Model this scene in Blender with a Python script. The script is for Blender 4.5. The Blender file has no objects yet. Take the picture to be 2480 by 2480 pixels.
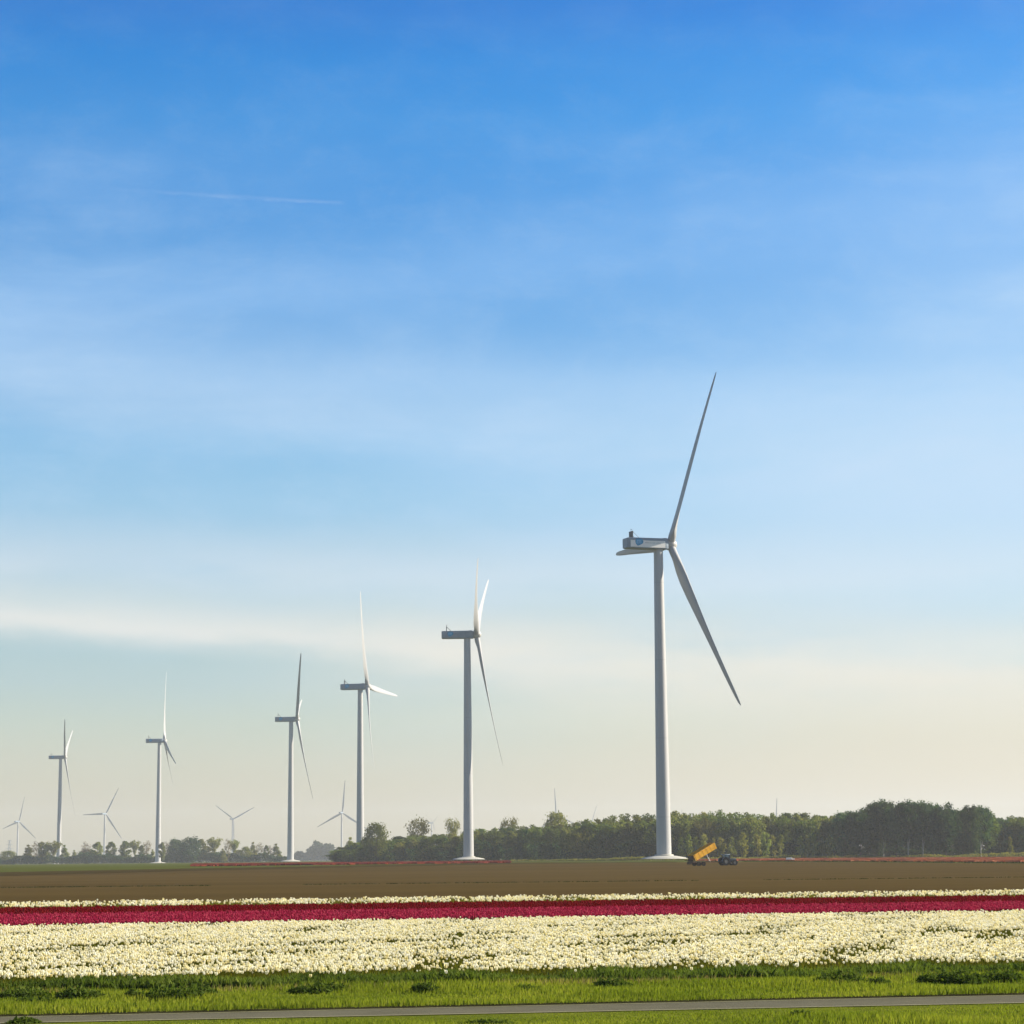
import bpy, bmesh, math, random
import numpy as np
from mathutils import Vector, Matrix
R = math.radians
random.seed(7); rng = np.random.default_rng(7)
S = bpy.context.scene
COL = S.collection

# ------------------------------------------------------------------ camera
CAM_Z = 2.8
FPX, W = 5590.0, 2480.0
PITCH = math.atan((2077-1240)/FPX)
ROLL = 0.0095
fwd = Vector((0, math.cos(PITCH), math.sin(PITCH)))
r0 = Vector((1, 0, 0)); u0 = r0.cross(fwd)
rt = r0*math.cos(ROLL) - u0*math.sin(ROLL)
up = r0*math.sin(ROLL) + u0*math.cos(ROLL)
cd = bpy.data.cameras.new("camera"); cam = bpy.data.objects.new("camera", cd); COL.objects.link(cam)
cd.sensor_width = 36; cd.sensor_height = 36; cd.lens = 36*FPX/W
cd.clip_start = 0.5; cd.clip_end = 40000
m = Matrix((rt, up, -fwd)).transposed().to_4x4(); m.translation = (0, 0, CAM_Z)
cam.matrix_world = m
S.camera = cam

# ------------------------------------------------------------------ light
SUN_AZ = R(78)          # clockwise from +Y (to the right of the view)
SUN_EL = R(26)
sd = Vector((math.sin(SUN_AZ)*math.cos(SUN_EL), math.cos(SUN_AZ)*math.cos(SUN_EL), math.sin(SUN_EL)))
L = bpy.data.lights.new("sun", 'SUN'); L.energy = 5.0; L.angle = R(0.53); L.color = (1.0, 0.90, 0.74)
so = bpy.data.objects.new("sun", L); COL.objects.link(so)
so.rotation_euler = sd.to_track_quat('Z', 'Y').to_euler()
S.view_settings.view_transform = 'Standard'; S.view_settings.look = 'None'
S.view_settings.gamma = 1; S.view_settings.exposure = 1.02
S.cycles.max_bounces = 6; S.cycles.volume_bounces = 1
S.cycles.transparent_max_bounces = 16

def srgb(r, g, b):
    f = lambda c: c/12.92 if c <= 0.04045 else ((c+0.055)/1.055)**2.4
    return (f(r/255), f(g/255), f(b/255), 1)

class NT:
    """small node helper"""
    def __init__(s, nt): s.nt = nt
    def n(s, t, **k):
        o = s.nt.nodes.new(t)
        for a, b in k.items(): setattr(o, a, b)
        return o
    def l(s, a, b): s.nt.links.new(a, b)
    def put(s, inp, v):
        if isinstance(v, (int, float, tuple, list, Vector)): inp.default_value = v
        else: s.l(v, inp)
    def m(s, op, a, b=0.0, c=0.0, clamp=False):
        o = s.n('ShaderNodeMath', operation=op, use_clamp=clamp)
        s.put(o.inputs[0], a); s.put(o.inputs[1], b); s.put(o.inputs[2], c); return o.outputs[0]
    def ramp(s, f, stops, interp='LINEAR'):
        o = s.n('ShaderNodeValToRGB'); cr = o.color_ramp; cr.interpolation = interp
        while len(cr.elements) < len(stops): cr.elements.new(0.5)
        for e, (p, c) in zip(cr.elements, stops): e.position = p; e.color = c if len(c) == 4 else (*c, 1)
        s.put(o.inputs[0], f); return o.outputs[0]
    def mix(s, f, a, b, blend='MIX'):
        o = s.n('ShaderNodeMix', data_type='RGBA', blend_type=blend)
        s.put(o.inputs[0], f); s.put(o.inputs[6], a); s.put(o.inputs[7], b); return o.outputs[2]
    def noise(s, v, scale, detail=4, rough=0.5, dist=0.0, dims='3D'):
        o = s.n('ShaderNodeTexNoise', noise_dimensions=dims)
        if v is not None: s.l(v, o.inputs['Vector'])
        o.inputs['Scale'].default_value = scale; o.inputs['Detail'].default_value = detail
        o.inputs['Roughness'].default_value = rough; o.inputs['Distortion'].default_value = dist
        return o.outputs[0]
    def map(s, v, scale=(1,1,1), rot=(0,0,0), loc=(0,0,0)):
        o = s.n('ShaderNodeMapping'); s.l(v, o.inputs[0]); o.inputs['Scale'].default_value = scale
        o.inputs['Rotation'].default_value = rot; o.inputs['Location'].default_value = loc; return o.outputs[0]
    def smooth(s, v, a, b):
        o = s.n('ShaderNodeMapRange', interpolation_type='SMOOTHSTEP')
        s.put(o.inputs[0], v); o.inputs[1].default_value = a; o.inputs[2].default_value = b
        return o.outputs[0]

w = bpy.data.worlds.new("World"); S.world = w; w.use_nodes = True
nt = w.node_tree; nt.nodes.clear(); N = NT(nt)
sky = N.n('ShaderNodeTexSky', sky_type='NISHITA'); sky.sun_disc = False
sky.sun_elevation = SUN_EL; sky.sun_rotation = SUN_AZ
sky.altitude = 0; sky.air_density = 1.0; sky.dust_density = 0.6; sky.ozone_density = 1.5
g = N.n('ShaderNodeNewGeometry')
tc = N.n('ShaderNodeTexCoord'); V = tc.outputs['Generated']
sep = N.n('ShaderNodeSeparateXYZ'); N.l(V, sep.inputs[0])
X, Y, Z = sep.outputs
el = N.m('MULTIPLY', N.m('ARCSINE', Z), 180/math.pi)          # degrees above the horizon
az = N.m('MULTIPLY', N.m('ARCTAN2', X, Y), 180/math.pi)       # degrees right of +Y
comb = N.n('ShaderNodeCombineXYZ'); N.l(az, comb.inputs[0]); N.l(el, comb.inputs[1]); AE = comb.outputs[0]
e30 = N.m('DIVIDE', el, 30.0, clamp=True)
SKYMUL = 0.09
# atmosphere: gain on the physical sky by elevation (thin high veil low down, deep blue higher up, unseen zenith dimmed to deepen shade)
GAIN = [(0.0, (1,1,1)), (1.0, (1,1,1))]
GAIN = [(0.0000, (0.560, 0.501, 0.375)), (0.0224, (0.560, 0.501, 0.375)), (0.0468, (0.550, 0.495, 0.434)), (0.0794, (0.574, 0.539, 0.522)), (0.1122, (0.560, 0.563, 0.551)), (0.1451, (0.525, 0.563, 0.593)), (0.1780, (0.520, 0.577, 0.601)), (0.2111, (0.532, 0.617, 0.636)), (0.2441, (0.551, 0.643, 0.699)), (0.2938, (0.506, 0.671, 0.753)), (0.3434, (0.424, 0.659, 0.783)), (0.4094, (0.321, 0.596, 0.794)), (0.4752, (0.232, 0.556, 0.806)), (0.5405, (0.139, 0.521, 0.831)), (0.6052, (0.091, 0.522, 0.860)), (0.6532, (0.027, 0.468, 0.855)), (0.6929, (0.012, 0.395, 0.818)), (0.7600, (0.030, 0.375, 0.777)), (0.9000, (0.060, 0.200, 0.420)), (1.0000, (0.090, 0.180, 0.320))]
#GAIN_END
gain = N.ramp(e30, GAIN, 'LINEAR')
base = N.mix(1.0, sky.outputs[0], gain, 'MULTIPLY')
vs = N.n('ShaderNodeVectorMath', operation='SCALE'); N.l(base, vs.inputs[0]); vs.inputs[3].default_value = SKYMUL*2
base = vs.outputs[0]
# cirrus veils: long streaks that sag to the right
wv = N.noise(N.map(AE, (0.10, 0.16, 1)), 1.0, 3, 0.5)
wy = N.m('MULTIPLY_ADD', N.m('SUBTRACT', wv, 0.5), 3.0, el)
comb2 = N.n('ShaderNodeCombineXYZ'); N.l(az, comb2.inputs[0]); N.l(wy, comb2.inputs[1]); AW = comb2.outputs[0]
s1 = N.noise(N.map(AW, (0.055, 0.42, 1), (0, 0, R(-14))), 1.0, 6, 0.55)
s2 = N.noise(N.map(AW, (0.10, 0.22, 1), (0, 0, R(35)), (3, 7, 0)), 1.0, 5, 0.5)
s3 = N.noise(N.map(AW, (0.045, 0.16, 1), (0, 0, R(20)), (11, 2, 0)), 1.0, 4, 0.5)
veil = N.m('MULTIPLY', N.smooth(s1, 0.36, 0.72), N.smooth(s3, 0.34, 0.66))
veil = N.m('ADD', veil, N.m('MULTIPLY', N.smooth(s2, 0.42, 0.75), 0.55))
# more veil to the right side of the high sky, and in the middle heights
right = N.smooth(N.m('MULTIPLY_ADD', el, -0.9, az), -22.0, -2.0)
hh = N.ramp(e30, [(0.0, (0,0,0)), (0.12, (.2,)*3), (0.30, (.6,)*3), (0.5, (.62,)*3), (0.60, (.26,)*3), (0.70, (.04,)*3)])
s4 = N.noise(N.map(AW, (0.35, 1.5, 1), (0, 0, R(-8)), (5, 1, 0)), 1.0, 8, 0.68)
veil = N.m('MULTIPLY', veil, N.m('MULTIPLY_ADD', s4, 1.5, 0.25))
amt = N.m('MULTIPLY', N.m('MULTIPLY', veil, hh), N.m('MULTIPLY_ADD', right, 0.55, 0.55))
col = N.mix(N.m('MULTIPLY', amt, 1.0, clamp=True), base, (0.38, 0.565, 0.79, 1))
# the long low cloud bank: from 10.5 deg at the left down to 8.6 deg in the middle, widening to the right
def band(cur, a0, e0, slope, half_lo, half_hi, wid, strength, colr, seed, fade=None):
    nn = N.noise(N.map(AE, (0.12, 0.5, 1), (0, 0, 0), (seed, 0, 0)), 1.0, 5, 0.55)
    line = N.m('MULTIPLY_ADD', N.m('SUBTRACT', az, a0), slope, e0)
    d = N.m('SUBTRACT', N.m('MULTIPLY_ADD', N.m('SUBTRACT', nn, 0.5), 1.3, el), line)
    hi = N.smooth(d, half_hi, half_hi-wid[1]); lo = N.smooth(d, half_lo, half_lo+wid[0])
    k = N.m('MULTIPLY', N.m('MULTIPLY', hi, lo), N.m('MULTIPLY', N.smooth(nn, 0.05, 0.6), strength))
    if fade: k = N.m('MULTIPLY', k, N.m('SUBTRACT', 1.0, N.smooth(az, fade[0], fade[1])))
    return N.mix(k, cur, colr)
col = band(col, -12.5, 5.72, -0.085, -0.65, 1.75, (1.05, 1.75), 0.88, (0.72, 0.71, 0.67, 1), 3.0, (-3.0, 7.0))
col0 = col
col = band(col, 12.0, 4.5, -0.05, -2.4, 2.0, (2.6, 2.4), 0.95, (0.76, 0.70, 0.57, 1), 9.0)
col = N.mix(N.smooth(az, -9.0, 5.0), col0, col)
col = band(col, 2.0, 6.6, -0.02, -1.0, 2.0, (1.5, 2.2), 0.55, (0.64, 0.69, 0.73, 1), 15.0)
col = band(col, 12.0, 9.5, -0.10, -2.0, 2.6, (2.4, 3.4), 0.4, (0.50, 0.63, 0.78, 1), 22.0)
col = band(col, -8.0, 12.0, -0.06, -1.2, 1.4, (1.6, 1.8), 0.30, (0.37, 0.57, 0.81, 1), 31.0)
col = band(col, 1.0, 14.5, 0.10, -1.5, 2.2, (2.2, 2.6), 0.35, (0.26, 0.48, 0.80, 1), 41.0)
# contrail
tl = N.m('SUBTRACT', el, N.m('MULTIPLY_ADD', N.m('ADD', az, 4.32), -0.036, 16.14))
lw = N.m('MULTIPLY', N.smooth(az, -5.0, 12.0), N.ramp(e30, [(0.0, (.75,)*3), (0.085, (.65,)*3), (0.16, (0,0,0))]))
col = N.mix(lw, col, (0.63, 0.555, 0.41, 1))
mott = N.m('MULTIPLY', N.smooth(N.noise(N.map(AW, (0.5, 0.9, 1), (0, 0, R(25))), 1.0, 9, 0.72), 0.42, 0.72), N.ramp(e30, [(0.08, (0,0,0)), (0.3, (.13,)*3), (0.6, (.07,)*3), (0.7, (.03,)*3)]))
col = N.mix(mott, col, (0.48, 0.62, 0.78, 1))
rp = N.m('MULTIPLY', N.smooth(N.m('MULTIPLY_ADD', el, -0.5, az), -9.0, 8.0), N.ramp(e30, [(0.1, (0,0,0)), (0.22, (1,1,1)), (0.42, (.75,)*3), (0.62, (.12,)*3)]))
col = N.mix(N.m('MULTIPLY', rp, N.m('MULTIPLY_ADD', s3, 0.5, 0.18)), col, (0.50, 0.64, 0.78, 1))
nn = N.noise(N.map(AE, (1.6, 6, 1)), 1.0, 3, 0.6)
tl = N.m('ABSOLUTE', N.m('MULTIPLY_ADD', N.m('SUBTRACT', nn, 0.5), 0.09, tl))
tk = N.m('SUBTRACT', 1.0, N.smooth(tl, 0.0, 0.075))
tk = N.m('MULTIPLY', tk, N.m('MULTIPLY', N.smooth(az, -11.5, -6.0), N.smooth(az, -4.15, -4.35)))
col = N.mix(N.m('MULTIPLY', tk, N.m('MULTIPLY_ADD', nn, 0.30, -0.04)), col, (0.55, 0.62, 0.78, 1))
vs = N.n('ShaderNodeVectorMath', operation='SCALE'); N.l(col, vs.inputs[0]); vs.inputs[3].default_value = 5.95
bg = N.n('ShaderNodeBackground'); N.l(vs.outputs[0], bg.inputs[0]); bg.inputs[1].default_value = 0.1
out = N.n('ShaderNodeOutputWorld'); N.l(bg.outputs[0], out.inputs[0])

# ------------------------------------------------------------------ picture <-> ground
def ray(u, v):
    return (fwd*FPX + rt*(u-W/2) - up*(v-W/2)).normalized()
def zt(x, y):
    """height of the land: flat near by, rising 1.3 m to the polder farther out"""
    t = min(1, max(0, (y-300)/320)); t = t*t*(3-2*t)
    return 1.3*t
def ground_at(u, v, h=0.0):
    d = ray(u, v); o = Vector((0, 0, CAM_Z)); a, b = 5.0, 20000.0
    f = lambda t: (o+d*t).z - zt(0, (o+d*t).y) - h
    if f(b) > 0: return None
    for _ in range(60):
        mid = (a+b)/2
        if f(mid) > 0: a = mid
        else: b = mid
    p = o+d*b; return Vector((p.x, p.y, zt(0, p.y)))
def at_depth(u, y, v=2085):
    """point on the land at depth y seen in picture column u"""
    p = None
    for _ in range(4):
        d = ray(u, v); t = y/d.y; x = d.x*t; z = zt(x, y)
        q = Vector((x, y, z-CAM_Z)); v = W/2 - FPX*q.dot(up)/q.dot(fwd)
    return Vector((x, y, z))
def z_for(u, v, y):
    d = ray(u, v); return CAM_Z + d.z*y/d.y
def px_per_m(y): return FPX/y

# ------------------------------------------------------------------ objects
def tag(o, label=None, cat=None, group=None, kind=None):
    if label: o['label'] = label
    if cat: o['category'] = cat
    if group: o['group'] = group
    if kind: o['kind'] = kind
    return o
def link(name, me, mats, parent=None):
    o = bpy.data.objects.new(name, me); COL.objects.link(o)
    if not isinstance(mats, (list, tuple)): mats = [mats]
    if not me.materials:
        for q in mats: me.materials.append(q)
    if parent: o.parent = parent
    return o
def empty(name, loc=(0,0,0), rz=0):
    o = bpy.data.objects.new(name, None); COL.objects.link(o); o.location = loc; o.rotation_euler = (0,0,rz)
    o.empty_display_size = 0.5; return o
def np_mesh(name, co, faces_by_n, mat_idx=None, smooth=False):
    """co (n,3); faces_by_n list of int arrays (k, nverts)"""
    me = bpy.data.meshes.new(name)
    me.vertices.add(len(co)); me.vertices.foreach_set('co', np.ascontiguousarray(co, dtype=np.float32).ravel())
    loops = np.concatenate([f.ravel() for f in faces_by_n]).astype(np.int32)
    tot = np.concatenate([np.full(len(f), f.shape[1], np.int32) for f in faces_by_n])
    st = np.concatenate([[0], np.cumsum(tot)[:-1]]).astype(np.int32)
    me.loops.add(len(loops)); me.loops.foreach_set('vertex_index', loops)
    me.polygons.add(len(tot)); me.polygons.foreach_set('loop_start', st)
    me.polygons.foreach_set('loop_total', tot)
    if mat_idx is not None: me.polygons.foreach_set('material_index', np.ascontiguousarray(mat_idx, dtype=np.int32))
    if smooth: me.polygons.foreach_set('use_smooth', np.ones(len(tot), dtype=bool))
    me.update(calc_edges=True); return me
class MB:
    """collects shapes into one mesh"""
    def __init__(s): s.bm = bmesh.new()
    def box(s, c, d, rot=None, bev=0.0):
        r = bmesh.ops.create_cube(s.bm, size=1)['verts']
        bmesh.ops.scale(s.bm, vec=d, verts=r)
        if bev:
            es = list({e for v in r for e in v.link_edges})
            g_ = bmesh.ops.bevel(s.bm, geom=es, offset=bev, segments=2, affect='EDGES', profile=0.6)
            r = list({v for f in g_['faces'] for v in f.verts} | {v for v in r if v.is_valid})
        if rot is not None: bmesh.ops.transform(s.bm, matrix=rot.to_4x4(), verts=r)
        bmesh.ops.translate(s.bm, vec=c, verts=r); return r
    def tube(s, a, b, ra, rb=None, n=12, cap=True):
        a, b = Vector(a), Vector(b); rb = ra if rb is None else rb
        q = (b-a).to_track_quat('Z', 'Y').to_matrix()
        A = [s.bm.verts.new(a+q@Vector((ra*math.cos(t), ra*math.sin(t), 0))) for t in [2*math.pi*i/n for i in range(n)]]
        B = [s.bm.verts.new(b+q@Vector((rb*math.cos(t), rb*math.sin(t), 0))) for t in [2*math.pi*i/n for i in range(n)]]
        for i in range(n): s.bm.faces.new((A[i], A[(i+1)%n], B[(i+1)%n], B[i]))
        if cap: s.bm.faces.new(A[::-1]); s.bm.faces.new(B)
    def lathe(s, prof, M=None, n=32, capa=True, capb=True):
        """prof: list of (r, z) about Z"""
        rings = []
        for r_, z in prof:
            rings.append([s.bm.verts.new((M or Matrix.Identity(4))@Vector((r_*math.cos(2*math.pi*i/n), r_*math.sin(2*math.pi*i/n), z))) for i in range(n)])
        for A, B in zip(rings, rings[1:]):
            for i in range(n): s.bm.faces.new((A[i], A[(i+1)%n], B[(i+1)%n], B[i]))
        if capa: s.bm.faces.new(rings[0][::-1])
        if capb: s.bm.faces.new(rings[-1])
    def loft(s, rings):
        rs = [[s.bm.verts.new(p) for p in ring] for ring in rings]; n = len(rs[0])
        for A, B in zip(rs, rs[1:]):
            for i in range(n): s.bm.faces.new((A[i], A[(i+1)%n], B[(i+1)%n], B[i]))
        s.bm.faces.new(rs[0][::-1]); s.bm.faces.new(rs[-1])
    def prism(s, pts, thick, M):
        """flat outline pts (x,y) given thickness along z, placed by M"""
        A = [s.bm.verts.new(M@Vector((x, y, 0))) for x, y in pts]
        B = [s.bm.verts.new(M@Vector((x, y, thick))) for x, y in pts]
        n = len(A)
        for i in range(n): s.bm.faces.new((A[i], A[(i+1)%n], B[(i+1)%n], B[i]))
        s.bm.faces.new(A[::-1]); s.bm.faces.new(B)
    def mesh(s, name, smooth=None):
        bmesh.ops.recalc_face_normals(s.bm, faces=s.bm.faces)
        me = bpy.data.meshes.new(name); s.bm.to_mesh(me); s.bm.free()
        if smooth is not None:
            for p in me.polygons: p.use_smooth = True
            me.set_sharp_from_angle(angle=R(smooth))
        return me
    def build(s, name, mat, parent=None, smooth=35):
        return link(name, s.mesh(name, smooth), mat, parent)

# ------------------------------------------------------------------ materials
def mat(name):
    q = bpy.data.materials.new(name); q.use_nodes = True; q.node_tree.nodes.clear()
    return q, NT(q.node_tree)
def finish(N, shader): o = N.n('ShaderNodeOutputMaterial'); N.l(shader, o.inputs[0])
def principled(N, colr, rough=0.6, spec=0.3, metal=0.0, bump=None, bstr=0.3, bdist=0.05):
    p = N.n('ShaderNodeBsdfPrincipled'); N.put(p.inputs['Base Color'], colr); N.put(p.inputs['Roughness'], rough)
    p.inputs['Specular IOR Level'].default_value = spec; p.inputs['Metallic'].default_value = metal
    if bump is not None:
        b = N.n('ShaderNodeBump'); b.inputs['Strength'].default_value = bstr; b.inputs['Distance'].default_value = bdist
        N.l(bump, b.inputs['Height']); N.l(b.outputs[0], p.inputs['Normal'])
    return p.outputs[0]
def simple(name, c, rough=0.55, spec=0.3, metal=0.0, var=0.12, scale=1.5):
    q, N = mat(name); tcx = N.n('ShaderNodeTexCoord')
    nz = N.noise(tcx.outputs['Object'], scale, 5, 0.6)
    c1 = tuple(x*(1-var) for x in c[:3])+(1,); c2 = tuple(min(1, x*(1+var)) for x in c[:3])+(1,)
    finish(N, principled(N, N.ramp(nz, [(0.3, c1), (0.7, c2)]), rough, spec, metal)); return q
def tower_paint():
    q, N = mat('tower_paint'); tcx = N.n('ShaderNodeTexCoord'); O = tcx.outputs['Object']
    streak = N.noise(N.map(O, (1.4, 1.4, 0.05)), 1.0, 5, 0.6)
    blot = N.noise(O, 0.25, 4, 0.6)
    c = N.ramp(streak, [(0.25, (0.39,0.387,0.375)), (0.75, (0.46,0.46,0.455))])
    c = N.mix(N.m('MULTIPLY', N.smooth(blot, 0.5, 0.8), 0.25), c, (0.36, 0.35, 0.33, 1))
    # section seams every 24 m
    sp = N.n('ShaderNodeSeparateXYZ'); N.l(O, sp.inputs[0])
    md = N.m('ABSOLUTE', N.m('SUBTRACT', N.m('MODULO', sp.outputs[2], 23.0), 11.5))
    c = N.mix(N.m('MULTIPLY', N.smooth(md, 0.10, 0.04), 0.5), c, (0.25, 0.25, 0.25, 1))
    finish(N, principled(N, c, 0.42, 0.5)); return q
M = {}
M['tower'] = tower_paint()
M['blade'] = simple('blade_paint', (0.37, 0.37, 0.37), 0.42, 0.4, var=0.05, scale=0.2)
M['hub'] = simple('spinner_paint', (0.44, 0.43, 0.40), 0.4, 0.35, var=0.05)
M['nacelle'] = simple('nacelle_paint', (0.21, 0.27, 0.33), 0.45, 0.3, var=0.1, scale=0.5)
M['signwhite'] = simple('sign_white', (0.86, 0.84, 0.78), 0.5, 0.3, var=0.03)
M['signblue'] = simple('sign_blue', (0.01, 0.26, 0.48), 0.4, 0.3, var=0.1)
M['signlight'] = simple('sign_light_blue', (0.12, 0.50, 0.78), 0.4, 0.3, var=0.1)
M['signgrey'] = simple('sign_grey', (0.42, 0.44, 0.45), 0.5, 0.3)
M['darkmetal'] = simple('dark_metal', (0.035, 0.045, 0.055), 0.5, 0.4)
M['concrete'] = simple('pad_concrete', (0.50, 0.485, 0.43), 0.85, 0.1, var=0.12, scale=0.8)

def foliage(name, c_lo, c_hi, trans=0.45, scale=0.35):
    q, N = mat(name); tcx = N.n('ShaderNodeTexCoord'); oi = N.n('ShaderNodeObjectInfo')
    add = N.n('ShaderNodeVectorMath', operation='ADD'); N.l(tcx.outputs['Object'], add.inputs[0])
    cx = N.n('ShaderNodeCombineXYZ'); N.l(N.m('MULTIPLY', oi.outputs['Random'], 40), cx.inputs[0]); N.l(cx.outputs[0], add.inputs[1])
    nz = N.noise(add.outputs[0], scale, 5, 0.65)
    c = N.ramp(nz, [(0.36, c_lo), (0.64, c_hi)])
    hs = N.n('ShaderNodeHueSaturation'); N.l(c, hs.inputs['Color'])
    N.l(N.m('MULTIPLY_ADD', oi.outputs['Random'], 0.05, 0.475), hs.inputs['Hue'])
    rr = N.m('FRACT', N.m('MULTIPLY', oi.outputs['Random'], 7.31))
    N.l(N.m('MULTIPLY_ADD', rr, 0.75, 0.65), hs.inputs['Value'])
    c = hs.outputs[0]
    d = N.n('ShaderNodeBsdfDiffuse'); N.l(c, d.inputs[0])
    t = N.n('ShaderNodeBsdfTranslucent'); N.l(N.mix(1.0, c, (1.15, 1.2, 0.6, 1), 'MULTIPLY'), t.inputs[0])
    mx = N.n('ShaderNodeMixShader'); mx.inputs[0].default_value = trans
    N.l(d.outputs[0], mx.inputs[1]); N.l(t.outputs[0], mx.inputs[2]); finish(N, mx.outputs[0]); return q
M['leaf_mid'] = foliage('leaves_mid_green', (0.055, 0.088, 0.018), (0.145, 0.175, 0.040))
M['leaf_olive'] = foliage('leaves_spring_olive', (0.095, 0.115, 0.022), (0.23, 0.23, 0.06))
M['leaf_dark'] = foliage('leaves_dark_green', (0.018, 0.055, 0.028), (0.10, 0.155, 0.060))
M['leaf_young'] = foliage('leaves_young_yellow_green', (0.12, 0.145, 0.022), (0.27, 0.26, 0.065))
M['leaf_rust'] = foliage('buds_reddish', (0.10, 0.075, 0.045), (0.17, 0.13, 0.075))
M['leaf_hedge'] = foliage('leaves_hedge', (0.018, 0.042, 0.022), (0.055, 0.085, 0.032), scale=0.12)
M['bark'] = simple('bark_grey_brown', (0.10, 0.085, 0.065), 0.9, 0.1, var=0.3)
M['bark_pale'] = simple('bark_pale', (0.36, 0.35, 0.31), 0.85, 0.1, var=0.25)

def soil(name, c1, c2, line_dir, period=1.6, ):
    q, N = mat(name); g = N.n('ShaderNodeNewGeometry'); P = g.outputs['Position']
    rot = N.map(P, (1,1,1), (0, 0, -line_dir))
    big = N.noise(N.map(rot, (0.006, 0.03, 1)), 1.0, 4, 0.6)
    fine = N.noise(N.map(rot, (0.25, 1.2, 1)), 1.0, 6, 0.7)
    sp = N.n('ShaderNodeSeparateXYZ'); N.l(rot, sp.inputs[0])
    row = N.m('SINE', N.m('MULTIPLY_ADD', N.noise(N.map(rot, (0.02, 0.02, 1)), 1.0, 2), 6.0, N.m('MULTIPLY', sp.outputs[1], 2*math.pi/period)))
    f = N.m('MULTIPLY_ADD', fine, 0.55, N.m('MULTIPLY', big, 0.45))
    f = N.m('MULTIPLY_ADD', row, 0.04, f)
    c = N.ramp(f, [(0.32, c1), (0.68, c2)])
    finish(N, principled(N, c, 1.0, 0.0, bump=N.m('MULTIPLY_ADD', row, 0.35, fine), bstr=0.5, bdist=0.12)); return q

# direction of the field rows (they run away to the right)
pA, pB = ground_at(0, 2150), ground_at(2480, 2124)
ROW_DIR = math.atan2(pB.y-pA.y, pB.x-pA.x)
M['soil'] = soil('bare_soil', (0.055, 0.038, 0.014), (0.108, 0.074, 0.026), ROW_DIR)
M['soil_dark'] = soil('damp_soil', (0.040, 0.029, 0.010), (0.068, 0.050, 0.017), ROW_DIR)
def grassmat(name, c1, c2, sc=0.4, sc2=6):
    q, N = mat(name); g = N.n('ShaderNodeNewGeometry'); P = g.outputs['Position']
    a = N.noise(N.map(P, (1,1,1)), sc, 4, 0.6); b = N.noise(P, sc2, 4, 0.7)
    f = N.m('MULTIPLY_ADD', b, 0.4, N.m('MULTIPLY', a, 0.6))
    finish(N, principled(N, N.ramp(f, [(0.35, c1), (0.65, c2)]), 1.0, 0.0, bump=b, bstr=0.4)); return q
M['turf'] = grassmat('turf', (0.07, 0.095, 0.012), (0.15, 0.17, 0.022))
M['crop'] = grassmat('young_crop', (0.056, 0.070, 0.013), (0.090, 0.100, 0.020), 0.05, 0.6)
M['rough'] = grassmat('rough_grass', (0.06, 0.063, 0.024), (0.10, 0.10, 0.04), 0.05, 0.6)
M['path'] = grassmat('path_asphalt', (0.115, 0.109, 0.076), (0.155, 0.148, 0.106), 0.5, 30)
M['soil_shade'] = grassmat('shade_dark_earth', (0.018, 0.018, 0.008), (0.045, 0.042, 0.018), 0.8, 9)  # dark soil colour with the grass edge's shadow painted in
M['kerb'] = grassmat('path_edge_concrete', (0.20, 0.19, 0.11), (0.28, 0.27, 0.17), 0.8, 20)

def attr_leaf(name, ramp, trans=0.4, tint=(1.1, 1.2, 0.55, 1)):
    """blade colour from a per-plant random attribute"""
    q, N = mat(name); a = N.n('ShaderNodeAttribute'); a.attribute_name = 'rnd'
    c = N.ramp(a.outputs['Fac'], ramp)
    d = N.n('ShaderNodeBsdfDiffuse'); N.l(c, d.inputs[0])
    t = N.n('ShaderNodeBsdfTranslucent'); N.l(N.mix(1.0, c, tint, 'MULTIPLY'), t.inputs[0])
    mx = N.n('ShaderNodeMixShader'); mx.inputs[0].default_value = trans
    N.l(d.outputs[0], mx.inputs[1]); N.l(t.outputs[0], mx.inputs[2]); finish(N, mx.outputs[0]); return q
M['grass'] = attr_leaf('grass_blades', [(0, (0.095,0.135,0.015)), (0.6, (0.22,0.25,0.028)), (1, (0.38,0.36,0.06))])
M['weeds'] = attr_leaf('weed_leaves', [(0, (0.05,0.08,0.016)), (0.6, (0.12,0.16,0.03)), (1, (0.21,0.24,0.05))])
M['dry'] = attr_leaf('dry_grass', [(0, (0.16,0.13,0.05)), (1, (0.34,0.27,0.12))])
M['ditch'] = attr_leaf('ditch_plants', [(0, (0.02,0.025,0.006)), (1, (0.05,0.055,0.015))], 0.2)
M['tulip_green'] = attr_leaf('tulip_leaves', [(0, (0.075,0.08,0.010)), (1, (0.19,0.18,0.025))], 0.45)
M['petal_white'] = attr_leaf('petals_white', [(0, (0.93,0.84,0.46)), (0.4, (0.96,0.92,0.70)), (1, (0.97,0.96,0.90))], 0.5, (1.0, 0.97, 0.78, 1))
M['petal_red'] = attr_leaf('petals_red', [(0, (0.13,0.004,0.007)), (1, (0.22,0.010,0.015))], 0.35, (1.1, 0.6, 0.6, 1))
M['petal_pink'] = attr_leaf('petals_magenta', [(0, (0.27,0.012,0.038)), (0.7, (0.42,0.028,0.085)), (1, (0.56,0.09,0.13))], 0.35, (1.1, 0.7, 0.8, 1))
M['petal_salmon'] = attr_leaf('petals_salmon', [(0, (0.24,0.07,0.032)), (1, (0.36,0.15,0.08))], 0.3, (1.1, 0.8, 0.7, 1))
M['petal_scarlet'] = attr_leaf('petals_scarlet', [(0, (0.15,0.025,0.016)), (1, (0.23,0.05,0.03))], 0.3, (1.1, 0.7, 0.6, 1))

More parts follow.
